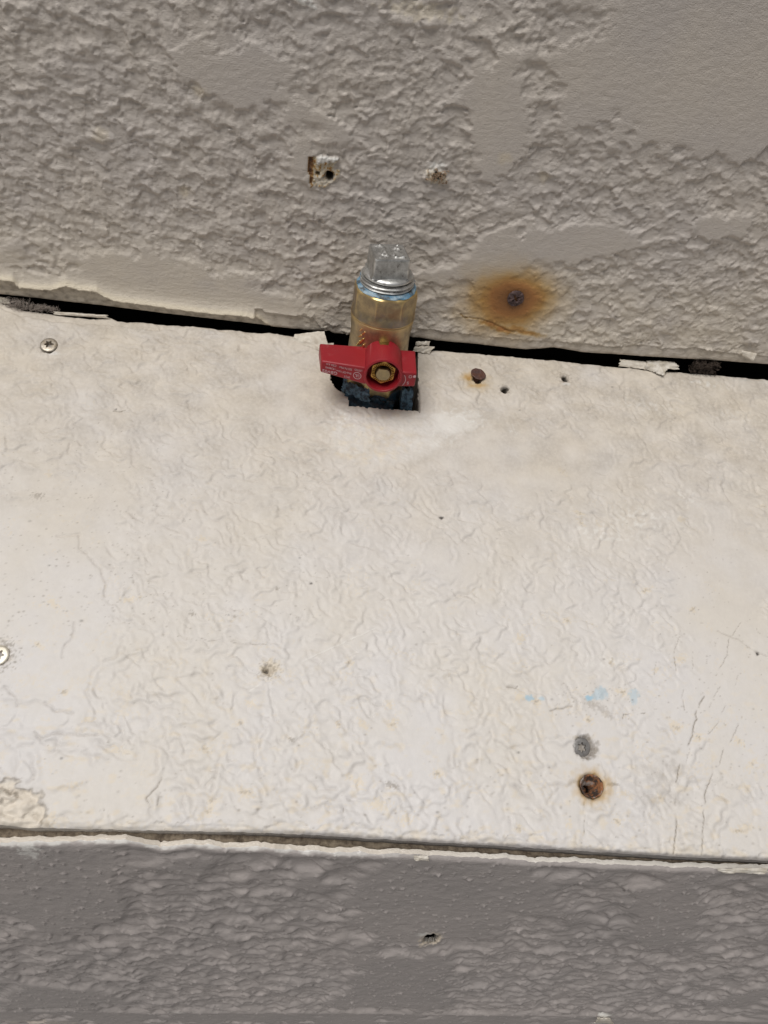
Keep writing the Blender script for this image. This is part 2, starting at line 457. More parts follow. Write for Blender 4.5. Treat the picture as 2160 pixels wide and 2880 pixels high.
# brushed streaks near the edge on the left
left = 1 - sst(-60, -20, u)
W.h += left * (1 - sst(10, 26, zt)) * 0.12 * fbm(u * .08, v * 1.1, 3, 90)
lip = curve('wall', [(-400, 775), (0, 784), (40, 787), (58, 806), (150, 812), (175, 803), (190, 801), (230, 812), (275, 816), (290, 828), (330, 843), (400, 852), (500, 866), (600, 879), (680, 884), (720, 892), (755, 916), (770, 925), (790, 938), (2600, 1080)])
lz = lip(u) + 0.3 * fbm(u * .6, u * 0 + 7, 3, 31)
on = (v < lz) & (v > wl_lo(u) - 3)
lift = np.exp(-(np.clip(v - lz, 0, None) / 2.8) ** 1.5) * (v >= lz) * (1 - sst(-52, -45, u))
W.h += lift * 2.3
W.h = np.where(on, -1.0 + 0.25 * fbm(u * .4, v * .6, 3, 32), W.h)
W.a['tan'] = np.maximum(W.a['tan'], np.clip(lift * 1.5, 0, 1) * 0.95)
W.a['tan'] = np.maximum(W.a['tan'], np.where(on, 0.5 + 0.5 * fbm(u * .25, v * .5, 3, 33), 0))
W.a['grime_shade'] = np.maximum(W.a['grime_shade'], np.where(on, np.clip(0.22 + 0.9 * fbm(u * .3, v * .5, 3, 34), 0, .6), 0))
W.a['tan'] = np.maximum(W.a['tan'], left * (1 - sst(6, 24, zt)) * 0.5)
W.a['tan'] = np.maximum(W.a['tan'], (1 - sst(0, 60, zt)) * np.clip(0.3 + .5 * fbm(u / 18, v / 12, 3, 35), 0, .4))
# second peeled band between the first one and the valve, and the ragged one on the right
lip2 = curve('wall', [(716, 868), (735, 868), (745, 879), (800, 886), (860, 889), (880, 896), (905, 925), (915, 942)])
l2 = lip2(u); r2 = (u > uv('wall', 716, 868)[0]) & (u < uv('wall', 912, 930)[0])
on2 = r2 & (v < l2)
W.h = np.where(on2, W.h * .4 - 0.6 + 0.2 * fbm(u * .4, v * .5, 3, 36), W.h + np.where(r2, np.exp(-np.clip(v - l2, 0, None) / 0.9) * .6, 0))
lip3 = curve('wall', [(1175, 925), (1230, 932), (1300, 938), (1340, 945), (1420, 952), (1480, 960), (1560, 962), (1640, 968), (1720, 978), (1800, 972), (1880, 984), (1960, 980), (2020, 992), (2160, 1006), (2600, 1050)])
l3 = lip3(u) + 0.7 * fbm(u * .3, u * 0 + 3, 3, 37); r3 = (u > 17)
on3 = r3 & (v < l3)
W.h = np.where(on3, W.h * .35 - 0.75, W.h + np.where(r3, np.exp(-np.clip(v - l3, 0, None) / 0.8) * .55, 0))
W.a['grime_shade'] = np.maximum(W.a['grime_shade'], np.where(on3 | on2, np.clip(0.16 + 0.5 * fbm(u * .3, v * .5, 3, 38), 0, .5), 0))
# dirt that settled in the dents
W.a['grime_shade'] = np.maximum(W.a['grime_shade'], np.clip(tex * (np.exp(-((n1 + edge_rag - .05) / .05) ** 2)) * (.26 + .6 * fbm(u / 14, v / 11, 3, 39)), 0, .36))
# shade beside the valve painted into the wall colour
W.a['grime_shade'] = np.maximum(W.a['grime_shade'], np.clip(np.exp(-((u + 15) / 9) ** 2 - ((v - 12) / 16) ** 2) * .3 * (1 + fbm(u * .4, v * .3, 3, 5)), 0, .35))
# round the lower edge
W.h -= 0.8 * np.exp(-zt / 0.5)
# rust stain round the wall screw
a, b = uv('wall', 1448, 838); du, dv = u - a, v - b
dd = .68 * np.sqrt(((du + .16 * np.clip(-dv, 0, 30)) / (1.2 + .15 * (du < 0))) ** 2 + (dv / (1.0 - .16 * np.sign(dv))) ** 2) * (1 + .16 * fbm(u * .16, v * .16, 3, 44))
r_ = .36 * np.exp(-(dd / 5.4) ** 2) + 0.52 * (1 - sst(2.0, 18.5, dd))
W.a['rust'] = np.maximum(W.a['rust'], np.clip(r_, 0, 1))
flat = np.exp(-(dd / 13) ** 2); W.h *= (1 - .8 * flat)
W.line([(1296, 885), (1305, 895), (1350, 898), (1380, 908), (1405, 920), (1420, 928), (1450, 935)], 0.45, .45, 'rust', 0.5, .4, seed=3)
for (px, py, ru, rv, am) in ((1385, 885, 14, 7, .24), (1430, 905, 16, 6, .30), (1380, 912, 8, 2.2, .6), (1415, 928, 8, 2.2, .62), (1480, 936, 10, 1.8, .52), (1450, 925, 8, 3.0, .5)):
    a, b = uv('wall', px, py); W.blob('rust', a, b, ru, rv, am, .25, -.12, 1.0, .3)
W.specks(20, (1330, 780, 1570, 900), .4, .5, 'pale', -0.3, 5)
# chipped filler and the two old holes
a, b = uv('wall', 908, 484)
PP = [(866, 446), (880, 440), (908, 439), (952, 446), (949, 458), (938, 472), (941, 479), (956, 480), (953, 500), (934, 514), (918, 528), (900, 531), (886, 524), (874, 528), (870, 500), (866, 475)]
PQ = [uv('wall', *p_) for p_ in PP]
kk, du, dv = W.local(a, b, 12)
uu_ = u[kk] + .5 * fbm(u[kk] * .8, v[kk] * .8, 2, 8); vv_ = v[kk] + .5 * fbm(u[kk] * .8, v[kk] * .8, 2, 9)
f = np.zeros_like(uu_, bool)
for i_ in range(len(PQ)):
    (x0, y0), (x1, y1) = PQ[i_], PQ[(i_ + 1) % len(PQ)]
    f ^= ((y0 > vv_) != (y1 > vv_)) & (uu_ < (x1 - x0) * (vv_ - y0) / (y1 - y0 + 1e-9) + x0)
f = f.astype(np.float32)
n_a = fbm(u[kk] * 1.0, v[kk] * 1.0, 3, 11); n_b = fbm(u[kk] * .7, v[kk] * .7, 3, 12)
topw = f * sst(3.0, 4.0, dv - .25 * du + n_b * 1.5) * sst(-3.4, -2.0, du)
lefb = f * (1 - topw) * sst(-3.4, -4.6, du + n_b * 1.2)
loww = f * (1 - topw) * (1 - lefb) * sst(-.5, -2.0, dv + n_b * 2)
mid = f * (1 - topw) * (1 - lefb) * (1 - loww)
W.h[kk] = W.h[kk] * (1 - f) + f * (-.7 + 1.0 * n_a + 1.5 * topw + .3 * loww)
for t_ in ('grime_shade', 'tan', 'pale'): W.a[t_][kk] *= (1 - f)
W.a['pale'][kk] += .95 * topw + .45 * loww * sst(-.1, .25, n_a)
W.a['tan'][kk] += .9 * mid + .5 * loww
W.a['rust'][kk] = np.maximum(W.a['rust'][kk], mid * np.clip(.12 + 1.3 * n_a, 0, .7) + lefb * np.clip(.85 + .8 * n_a, 0, 1) + loww * np.clip(1.1 * n_a, 0, .5))
W.a['grime_shade'][kk] += .35 * loww * sst(0, .3, n_b)
W.a['dark'][kk] = np.maximum(W.a['dark'][kk], lefb * .45)
a, b = uv('wall', 926, 497); W.cut(a, b, 1.8, 1.8, .1, .7)
a, b = uv('wall', 893, 490); W.hole(a, b, .9, .8, 3, 0, .2, dark=.6)
a, b = uv('wall', 1228, 487); W.blob('pale', a, b + 1.6, 3.6, 2.6, .75, .4, 0, .5, .7)
W.blob('tan', a + .3, b - 1.2, 4.2, 3.2, .95, .5, 0, .4, .9); W.blob('h', a, b - 1, 4.4, 3.4, .9, .4, 0, .7, .8, mode='add')
a, b = uv('wall', 1232, 499); W.cut(a, b, 2.0, 1.5, .3, .7)
a, b = uv('wall', 850, 3); W.blob('pale', a, b, 4.5, 1.6, 1, .5, -.3, .4, .7); W.blob('h', a, b, 4.5, 1.6, .7, .3, -.3, .5, .7, mode='add')
a, b = uv('wall', 1190, 35); W.blob('tan', a, b, 12, 2.4, .55, .7, 0, .6, .4)
for px, py in ((1418, 445), (1530, 500), (560, 260), (280, 380), (520, 545)):
    a, b = uv('wall', px, py); W.blob('tan', a, b, 2.6, 2.6, .32, .4, 0, .8, .3); W.blob('rust', a, b, 2.6, 2.2, .08, .4, 0, .8, .3)
W.line([(670, 365), (668, 395)], .18, .3, 'grime_shade', .5, .3, seed=8)
W.line([(885, 600), (883, 620)], .5, .4, 'grime_shade', .45, .5, seed=9)
W.specks(10, (0, 0, 2160, 800), .35, .8, 'dark', 0, 3)
wall = W.build('wall_board', M_wall)
tag(wall, 'beige embossed upright wall board behind the valve with a flaking lower edge', 'wall board')

# ---- the sloping ledge board
lb = curve('ledge', [(-400, 830), (0, 843), (40, 858), (60, 866), (150, 880), (250, 892), (310, 889), (330, 899), (400, 902), (500, 912), (640, 925), (735, 935), (760, 932), (850, 950), (905, 962), (1000, 960),
                     (1180, 984), (1230, 983), (1350, 993), (1560, 1011), (1700, 1027), (1830, 1038), (2000, 1052), (2160, 1066), (2600, 1110)])
lf = curve('ledge', [(-400, 2312), (0, 2318), (60, 2326), (400, 2334), (700, 2340), (900, 2348), (1080, 2360), (1400, 2378), (1700, 2396), (1900, 2408), (2160, 2419), (2600, 2440)])
Ul = axis(-180, 200, 0.42, -700, 700)
Tl0 = np.arange(0, 212, 0.40); Tl = Tl0 / Tl0[-1]
L = Sheet('ledge', Ul, Tl, lambda u: lb(u) + .25 * fbm(u * .4, u * 0 + 1.2, 4, 4), lambda u: lf(u) + .3 * fbm(u * .3, u * 0 + 5.2, 4, 5), 17.0, flip=True)
u, v = L.u, L.v
sm = zones(L, 'ledge', [(1500, 1270, 34, 15, 0, 1.3), (830, 1080, 22, 22, 0, 1.0), (130, 1550, 24, 34, 0, 1.4), (150, 1850, 20, 24, 0, .8), (2000, 1900, 22, 44, 0, 1.2), (1150, 1050, 1, 1, 0, 0), (1270, 1600, 18, 10, 0, .7),
                        (1060, 1260, 26, 8, 0, .7), (1180, 2080, 16, 10, 0, .8), (1640, 2030, 18, 14, 0, .8), (300, 2200, 26, 9, 0, .7), (1240, 1190, 16, 10, 0, .9), (1800, 1400, 18, 14, 0, -.3), (600, 1600, 50, 30, 0, -.35), (1650, 1700, 40, 22, 0, -.35), (2060, 1560, 18, 20, 0, .8)])
tex = 1 - sst(0.1, 0.55, sm + .5 * fbm(u / 30, v / 30, 3, 42))
n1 = emboss(u, v, 0.66, 10.5, 4.8, 2, 1.2, .27); n2 = emboss(u, v, 0.45, 8.0, 4.2, 9, 1.1, .27)
g1 = np.clip(.45 + 1.5 * fbm(u / 9, v / 9, 2, 51), 0, 1); g2 = np.clip(.35 + 1.5 * fbm(u / 8, v / 8, 2, 52), 0, 1)
s1 = sst(-0.04, 0.05, n1 - .03); s2 = sst(-0.05, 0.05, n2 - .12)
tex = np.clip(tex * .88 + .12, 0, 1)
q1, l1 = saw(1.9 * emboss(u, v, 0.62, 15, 9.5, 24, 1.1, .30) + (-.60 * u + .80 * v) / 11, .15)
q2, l2 = saw(1.7 * emboss(u, v, 0.20, 12, 9.0, 27, 1.1, .30) + (.18 * u + .95 * v) / 12, .15)
gq1 = sst(-.28, .30, fbm(u / 9, v / 8, 2, 28)); gq2 = sst(-.10, .45, fbm(u / 8, v / 8, 2, 29))
L.h -= tex * (.42 * q1 * gq1 + .3 * q2 * gq2)
L.a['grey'] = np.maximum(L.a['grey'], np.clip(tex * (.05 * l1 * gq1 + .04 * l2 * gq2) * (.6 + .8 * fbm(u / 5, v / 5, 2, 47)), 0, .3))  # drop lines greyed as painted crease shade
L.h -= tex * (.12 * s1 * g1 + .10 * s2 * g2)
cr = np.exp(-((n1 - .03) / .055) ** 2) * g1 + .8 * np.exp(-((n2 - .12) / .055) ** 2) * g2
L.a['grey'] = np.maximum(L.a['grey'], np.clip(tex * cr * (.0 + .03 * fbm(u / 12, v / 12, 2, 50)), 0, .3))
L.h -= tex * .05 * cr
# embossed grain: wavy ridges that run down to the right, forking and fading out
gs = np.random.RandomState(77)
gr_ = np.zeros_like(L.h); gd_ = np.zeros_like(L.h); gp_ = np.zeros_like(L.h)
x_ = y_ = None
for k_ in range(2700):
    if x_ is None or gs.rand() < .7:
        px, py = gs.rand() * 2260 - 50, 930 + gs.rand() * 1450; x_, y_ = uv('ledge', px, py)
    ci = min(len(L.U) - 1, int(np.searchsorted(L.U, x_))); ri = int(np.clip(np.searchsorted(L.v[:, ci], y_), 0, L.v.shape[0] - 1))
    if tex[ri, ci] < .2 + .55 * gs.rand() or gp_[ri, ci] > .12 or gr_[ri, ci] > .15: x_ = None; continue
    ang = math.radians(42 + 24 * gs.randn()) if gs.rand() < .8 else math.radians(-20 + 30 * gs.randn())
    n_s = int(14 + 26 * gs.rand()); amp_ = .35 + .65 * gs.rand(); wd_ = .36 + .3 * gs.rand(); curv = .05 * gs.randn(); ph_ = gs.rand() * 6
    for j_ in range(n_s):
        f_ = math.sin(math.pi * (j_ + .5) / n_s) ** .6 * amp_
        q = L.local(x_, y_, 3.2)
        if q is None: break
        k, du, dv = q
        if j_ > 5:
            ci = min(len(L.U) - 1, int(np.searchsorted(L.U, x_ + 1.4 * math.cos(ang)))); ri = int(np.clip(np.searchsorted(L.v[:, ci], y_ + 1.4 * math.sin(ang)), 0, L.v.shape[0] - 1))
            if gr_[ri, ci] > .25: break
        nx_, ny_ = math.sin(ang), -math.cos(ang)
        ac = du * nx_ + dv * ny_; al = du * math.cos(ang) + dv * math.sin(ang)
        gr_[k] = np.maximum(gr_[k], f_ * np.exp(-(ac / wd_) ** 2 - (al / .6) ** 2))
        gp_[k] = np.maximum(gp_[k], f_ * np.exp(-((ac - 1.3) / 1.0) ** 2 - (al / .8) ** 2))
        x_ += .5 * math.cos(ang); y_ += .5 * math.sin(ang)
        ang += curv * .6 + .24 * math.sin(j_ * .5 + ph_) + .05 * gs.randn()
L.h += .37 * gp_ - .29 * gr_
L.a['grey'] = np.maximum(L.a['grey'], (.12 + .09 * (1 - sst(60, 130, v))) * gr_)  # groove grey: painted relief shade along with grimy lines
L.h += .14 * fbm(u * .11, v * .11, 3, 53) + .03 * fbm(u * .8, v * .8, 2, 54)
# faint dirt along the creases, warmer towards the front edge and the left
ff = sst(110, 205, v)
L.a['grime_shade'] = np.maximum(L.a['grime_shade'], np.clip(gr_ * (.0 + .16 * ff + .35 * np.clip(fbm(u / 16, v / 12, 3, 55), 0, 1)), 0, .4))
# yellowed patches of older paint
tp = sst(.16, .42, fbm(u / 13, v / 9, 4, 56) + .05)
ts = sst(.05, .35, fbm(u * .9, v * .9, 3, 57))
L.a['tan'] = np.maximum(L.a['tan'], np.clip(.50 * tp * ts, 0, 1))
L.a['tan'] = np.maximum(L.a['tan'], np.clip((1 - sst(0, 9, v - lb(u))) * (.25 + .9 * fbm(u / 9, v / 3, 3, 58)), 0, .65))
L.a['tan'] = np.maximum(L.a['tan'], np.clip(.44 * (1 - sst(0, 180, v)) * (1 + .7 * fbm(u / 20, v / 16, 3, 65)), 0, .75))  # tan deepening towards the wall: shade painted into the colour
L.a['tan'] = np.maximum(L.a['tan'], np.clip(ff * (sst(.12, .5, fbm(u / 5, v / 3.2, 3, 59)) * .55), 0, 1))
for (px, py, ru, rv, am) in ((1060, 1235, 22, 9, 1.1), (1000, 1270, 14, 7, .9), (1130, 1180, 14, 5, .9), (1250, 1180, 14, 6, .35), (250, 1230, 12, 20, .28), (300, 1330, 14, 8, .3), (430, 1310, 5, 4, .4), (1420, 1080, 9, 4, .35), (1350, 1095, 6, 3, .5), (110, 890, 12, 3, .55), (1880, 1140, 10, 8, .25)):
    a, b = uv('ledge', px, py); q = L.local(a, b, max(ru, rv) * 2); k, du, dv = q
    e = np.exp(-(du / ru) ** 2 - (dv / rv) ** 2)
    L.a['tan'][k] = np.maximum(L.a['tan'][k], np.clip(am * e * (.7 + 1.3 * fbm(u[k] * .3, v[k] * .3, 4, 61)), 0, 1))
for (px, py, ru, rv, am) in ((1300, 1175, 10, 6, .95), (1240, 1230, 10, 5, .6), (970, 1180, 7, 5, .7), (1700, 1500, 16, 5, .55), (1800, 1460, 12, 7, .55), (1930, 1400, 5, 4, .5), (1600, 1560, 3, 4, .4), (1820, 1140, 14, 4, .5), (1440, 1215, 2, 1, 1), (2060, 1170, 10, 4, .4), (1590, 1545, .8, 1, 1), (1980, 1080, 14, 2, .6),
                            (960, 1210, 8, 6, .5), (1700, 1860, 10, 3, .4), (1190, 1700, 6, 3, .4)):
    a, b = uv('ledge', px, py); q = L.local(a, b, max(ru, rv) * 2); k, du, dv = q
    e = np.exp(-(du / ru) ** 2 - (dv / rv) ** 2)
    L.a['pale'][k] = np.maximum(L.a['pale'][k], np.clip(am * e * sst(-.05, .35, fbm(u[k] * .5, v[k] * .5, 3, 62)) * 1.3, 0, 1))
for (px, py, ru, rv, at_, am, so_) in ((1275, 1192, 11, 5.5, 'pale', .5, .2), (1040, 1240, 20, 9, 'tan', .5, .5), (990, 1235, 10, 7, 'pale', .35, .3), (1150, 1190, 12, 4, 'pale', .35, .4)):
    a, b = uv('ledge', px, py); L.blob(at_, a, b, ru, rv, am, .35, -.1, so_, .3); L.blob('h', a, b, ru, rv, .22, .35, -.1, .15, .3, mode='add')
q = L.local(*uv('ledge', 1060, 1235), 26); k, du, dv = q
L.h[k] += np.exp(-(du / 20) ** 2 - (dv / 8) ** 2) * .3 * fbm(u[k] * .8 + v[k] * .5, v[k] * .5, 3, 99)
# scuff below-left of the notch; upper ledge darkened with painted shade from the wall
L.a['grime_shade'] = np.maximum(L.a['grime_shade'], np.clip(np.exp(-((u + 17) / 5) ** 2 - ((v - 34) / 6) ** 2) * .32 * (.7 + 1.2 * fbm(u * .5, v * .5, 3, 63)), 0, .5))
L.a['grime_shade'] = np.maximum(L.a['grime_shade'], np.clip(.30 * (1 - sst(0, 165, v)) * (1 + fbm(u / 14, v / 10, 3, 64)), 0, .42))
# feathered filler smear in front of the notch
FP = [uv('ledge', *p_) for p_ in [(955, 1163), (1180, 1163), (1345, 1158), (1352, 1188), (1262, 1225), (1235, 1262), (1150, 1300), (1030, 1312), (950, 1262), (922, 1210)]]
uu_ = u + 1.6 * fbm(u * .3, v * .3, 3, 8); vv_ = v + 1.6 * fbm(u * .3, v * .3, 3, 9); fm = np.zeros(u.shape, bool)
for i_ in range(len(FP)):
    (x0, y0), (x1, y1) = FP[i_], FP[(i_ + 1) % len(FP)]
    fm ^= ((y0 > vv_) != (y1 > vv_)) & (uu_ < (x1 - x0) * (vv_ - y0) / (y1 - y0 + 1e-9) + x0)
fm = blur(fm.astype(np.float32), 2.6, 2.6) * np.clip(.8 + .7 * fbm(u / 5, v / 4, 3, 103), .2, 1)
for t_, c_ in (('grime_shade', .55), ('grey', .6), ('tan', .4)): L.a[t_] *= 1 - c_ * fm
L.h *= 1 - .6 * fm
stk = fbm(u * .25 + v * .2, v * 1.1 - u * .5, 3, 101); ptc = fbm(u / 6, v / 4, 3, 102)
L.h += fm * (.16 + .22 * stk)
L.a['pale'] = np.maximum(L.a['pale'], fm * np.clip(.08 + .5 * stk + .22 * sst(4, 22, u), 0, .6))
L.a['tan'] = np.maximum(L.a['tan'], fm * (1 - sst(4, 18, u)) * np.clip(.40 + 1.4 * ptc, 0, .9))
# pin-holes and fly specks
L.specks(430, (0, 1180, 460, 1760), .30, .75, 'grime_shade', 0.08, 11)
L.specks(260, (300, 1300, 900, 1800), .28, .6, 'grime_shade', 0.05, 12)
L.specks(420, (0, 960, 2160, 2330), .30, .6, 'grime_shade', 0.05, 13)
L.specks(260, (1820, 1500, 2160, 2250), .27, .65, 'grime_shade', 0.05, 14)
L.specks(120, (1560, 1920, 1800, 2020), .25, .7, 'grime_shade', 0.05, 15)
L.specks(200, (0, 2150, 2160, 2400), .42, .6, 'grime_shade', 0.1, 16)
L.specks(26, (0, 1000, 2160, 2300), .42, .8, 'dark', 0.2, 17)
for px, py, r in ((1242, 1455, 1.0), (2132, 1838, .9), (325, 1150, .4), (875, 1640, .5)):
    a, b = uv('ledge', px, py); L.blob('dark', a, b, r, r * .8, .9, .4, 0, .5, .8); L.blob('h', a, b, r, r, -.5, .3, 0, .5, .8, mode='add')
for px, py, r in ((105, 1395, 2.2), (540, 1725, 1.2), (660, 1735, 1.0), (1095, 2205, 1.4), (1112, 2212, 1.2), (820, 2080, 1), (780, 1655, .8)):
    a, b = uv('ledge', px, py); L.blob('grime_shade', a, b, r, r * .7, .55, .9, 0, .6, 1.6)
# scattered yellow-brown clusters
gq = np.random.RandomState(21)
for _ in range(60):
    px, py = gq.rand() * 2160, 1300 + gq.rand() ** .6 * 1080
    a, b = uv('ledge', px, py); L.blob('tan', a, b, 1 + 2.2 * gq.rand(), .8 + .9 * gq.rand(), .7, 1.0, .5 * gq.randn(), .6, 1.1)
    if gq.rand() < .5: L.blob('grime_shade', a, b, .6 + 1.0 * gq.rand(), .5, .4, 1.0, .5 * gq.randn(), .6, 1.3)
# cracks
CR = [([(1980, 1958), (1962, 1995), (1955, 2010), (1960, 2022), (1951, 2040), (1949, 2070), (1937, 2090), (1930, 2115), (1912, 2150), (1905, 2190), (1895, 2215), (1902, 2240), (1898, 2275), (1903, 2320), (1900, 2360), (1896, 2405)], .24, .8),
      ([(2088, 2015), (2065, 2065), (2050, 2095), (2033, 2112), (2022, 2155)], .17, .6),
      ([(2004, 2140), (2005, 2175), (1990, 2215), (1980, 2235), (1985, 2255), (1978, 2285), (1980, 2310), (1976, 2340), (1978, 2405)], .20, .7),
      ([(2085, 1750), (2050, 1800), (2045, 1840), (2035, 1860), (2012, 1900)], .16, .55),
      ([(1915, 1773), (1895, 1840), (1902, 1885)], .16, .5), ([(2025, 1930), (2005, 1965), (1995, 1990)], .15, .45),
      ([(2040, 1985), (2015, 2040), (1990, 2065)], .15, .45), ([(1922, 1940), (1918, 1960), (1925, 1996)], .15, .45), ([(1940, 2105), (1935, 2130), (1922, 2165)], .14, .4),
      ([(1950, 1830), (1948, 1880)], .14, .4), ([(2076, 1890), (2068, 1930)], .14, .4), ([(1845, 1860), (1840, 1900)], .14, .4),
      ([(2020, 1775), (2080, 1800), (2130, 1835), (2160, 1845)], .30, .28), ([(1990, 2210), (2020, 2240), (2050, 2255)], .3, .35),
      ([(462, 2160), (455, 2190), (440, 2215), (410, 2245), (425, 2270)], .26, .6), ([(450, 2230), (443, 2265)], .2, .5), ([(1643, 2255), (1645, 2290), (1642, 2350)], .16, .55), ([(965, 2275), (963, 2310)], .15, .6),
      ([(1752, 2022), (1755, 2009), (1815, 2005)], .18, .65), ([(548, 1790), (590, 1803), (625, 1798), (680, 1812), (760, 1812)], .16, .45), ([(1425, 1932), (1450, 1935), (1455, 1930)], .25, .6),
      ([(1548, 1998), (1580, 1992), (1610, 1985)], .3, .5), ([(320, 1155), (335, 1157), (362, 1150)], .28, .75), ([(186, 1192), (210, 1188)], .2, .6), ([(375, 1615), (375, 1640)], .25, .55),
      ([(1010, 1815), (960, 1780), (900, 1855)][::-1], .01, .0)]
for i, (P_, wd, am) in enumerate(CR):
    if am > 0: L.line(P_, wd * 1.4, wd * 1.2, 'grime_shade', min(1, am * 1.25), .45, .1, seed=i + 1)
# pale scratches
for i, P_ in enumerate(([(860, 1855), (1060, 1765)], [(1160, 1155), (1163, 1185)], [(1440, 1195), (1452, 1222)], [(700, 1945), (745, 1915), (780, 1895)], [(1600, 1535), (1600, 1550)], [(910, 1115), (930, 1135)])):
    L.line(P_, .28, .0, 'pale', .8, .3, .1, seed=40 + i)
L.line([(860, 1857), (960, 1812), (1060, 1767)], .3, .15, 'grime_shade', .18, .3, .1, seed=50)
L.line([(160, 1508), (225, 1500), (225, 1540), (260, 1575), (285, 1605), (298, 1640), (297, 1680)], .55, .35, 'grime_shade', .22, .9, seed=51)
L.line([(210, 1750), (205, 1790), (180, 1820), (172, 1850)], .5, .3, 'grime_shade', .2, .8, seed=52)
L.line([(10, 1930), (45, 1960), (50, 1985)], .5, .35, 'grime_shade', .28, .8, seed=53)
L.line([(95, 2060), (120, 2078), (160, 2060), (200, 2062), (280, 2070)], .5, .35, 'grime_shade', .3, .8, seed=54)
L.line([(125, 1975), (155, 1998), (210, 2008)], .5, .35, 'grime_shade', .25, .8, seed=55)
# blue pipe-dope smudges
for px, py, ru, rv, am in ((1489, 1963, 1.6, 1.3, .75), (1524, 1964, 1.2, .9, .55), (1657, 1963, 1.5, 1.1, .95), (1692, 1948, 2.8, 2.4, .5), (1682, 1960, 2.8, 1.3, .5), (1783, 1952, 2.2, 2.0, .45), (1782, 1968, 1.4, 2.0, .42)):
    a, b = uv('ledge', px, py); L.blob('blue', a, b, ru, rv, am, .35, 0, .35, .9)
for px, py in ((1690, 1990), (1705, 2005), (1665, 1982)):
    a, b = uv('ledge', px, py); L.blob('grime_shade', a, b, 3.5, 1.2, .36, .8, .6, .8, .8)
for px, py in ((1850, 2180), (1880, 2230), (1830, 2250), (1900, 2160)):
    a, b = uv('ledge', px, py); L.blob('grime_shade', a, b, 6, 2.6, .26, .7, .5, .9, .45)
# peeled corner at the left front
a, b = uv('ledge', 8, 2285); q = L.local(a, b, 22); k, du, dv = q
ins = np.sqrt((du / 12) ** 2 + (dv / 9) ** 2) + .45 * fbm(u[k] * .16, v[k] * .2, 3, 66); f = 1 - sst(.88, 1, ins)
L.h[k] += f * (-.7 + 1.3 * fbm(u[k] * .22, v[k] * .35, 3, 67)); L.a['tan'][k] = np.maximum(L.a['tan'][k], f * .55)
L.a['grime_shade'][k] = np.maximum(L.a['grime_shade'][k], np.exp(-((ins - .98) / .05) ** 2) * .6)
a, b = uv('ledge', 0, 2238); L.blob('h', a, b, 5, 2, 2.0, .4, 0, .5, .5, mode='add'); L.blob('grime_shade', a + 1, b - 1.2, 6, 1, .5, .4, 0, .7, .5)
# flaking along the front edge
ve = lf(u) - v
rag = 2.6 + 5.0 * fbm(u * .16, v * .12, 4, 68)
fe = 1 - sst(rag - .5, rag, ve)
L.h += fe * (-.2 + .5 * fbm(u * .12, v * .9, 3, 69)); L.h -= 1.3 * np.exp(-ve / .9)
L.a['tan'] = np.maximum(L.a['tan'], fe * np.clip(.25 + .8 * fbm(u * .2, v * .4, 3, 75), 0, .7))
L.a['grime_shade'] = np.maximum(L.a['grime_shade'], np.clip(np.exp(-((ve - rag) / .35) ** 2) * (.05 + .9 * fbm(u * .25, v * .2, 2, 76)), 0, .5))
L.a['grey'] = np.maximum(L.a['grey'], (1 - sst(.3, 1.2, ve + .5 * fbm(u * .5, v * .5, 2, 78))) * sst(-70, 10, u) * .85)
L.h -= .7 * np.exp(-(v - lb(u)) / .6)
# torn back margin, left
vb = v - lb(u)
tb = (1 - sst(4, 4.8, vb + 2.0 * fbm(u * .1, v * .1, 2, 79))) * (1 - sst(-95, -82, u))
L.h -= tb * .55; L.a['tan'] = np.maximum(L.a['tan'], tb * .5)
# screw seats and holes
def ring_dirt(px, py, r, am, dx=0, dy=0, rag=.7):
    a, b = uv('ledge', px, py); L.blob('grime_shade', a + dx, b + dy, r, r * .9, am, rag, 0, .45, 1.1)
ring_dirt(134, 975, 4.2, .4, -.8, .8); a, b = uv('ledge', 137, 972); L.hole(a, b, 3.8, 4.0, 1.6, dark=.3, rag=.08)
L.blob('pale', a + 2.5, b + 3.8, 2.6, 1.2, .8, .4, 0, .5, .8)
for px, py, ru, rv, am in ((1336, 1070, 7.0, 5.6, .24), (1320, 1060, 3.4, 3.0, .45), (1345, 1084, 5.0, 2.0, .36)):
    a, b = uv('ledge', px, py); L.blob('rust', a, b, ru, rv, am, .3, 0, .9, .3)
a, b = uv('ledge', 1343, 1066); L.hole(a, b, 2.4, 2.4, 3, dark=.6)
a, b = uv('ledge', 1318, 1066); L.blob('grime_shade', a, b, 1, 1.2, .7, .4, 0, .5, .8)
a, b = uv('ledge', 1421, 1094); L.blob('grime_shade', a, b, 3.2, 3.0, .5, .5, 0, .5, .9); L.cut(a, b + .2, 1.9, 1.6, .35, .5)
a, b = uv('ledge', 1587, 1062); L.blob('grime_shade', a, b, 3.4, 4.0, .6, .7, 0, .6, .9); L.cut(a + .2, b + .6, 1.3, 1.6, .35, .5); L.blob('pale', a + .5, b + 3.6, 2.0, .7, .9, .4, 0, .5, .8)
a, b = uv('ledge', 1644, 2100); L.blob('grime_shade', a + .8, b, 4.4, 4.6, .75, .3, 0, .3, .5); L.hole(a, b, 4.05, 4.3, 1.9, .4, .1, dark=.15)
a, b = uv('ledge', 1665, 2212); L.blob('rust', a + .3, b, 7.2, 6.4, .42, .16, 0, .7, .4); L.blob('pale', a, b + .5, 4.3, 4.3, .6, .3, 0, .25, .6); L.blob('grime_shade', a, b, 4.0, 4.0, .6, .25, 0, .2, .8)
L.cut(a, b, 4.0, 3.9, .03, .7)
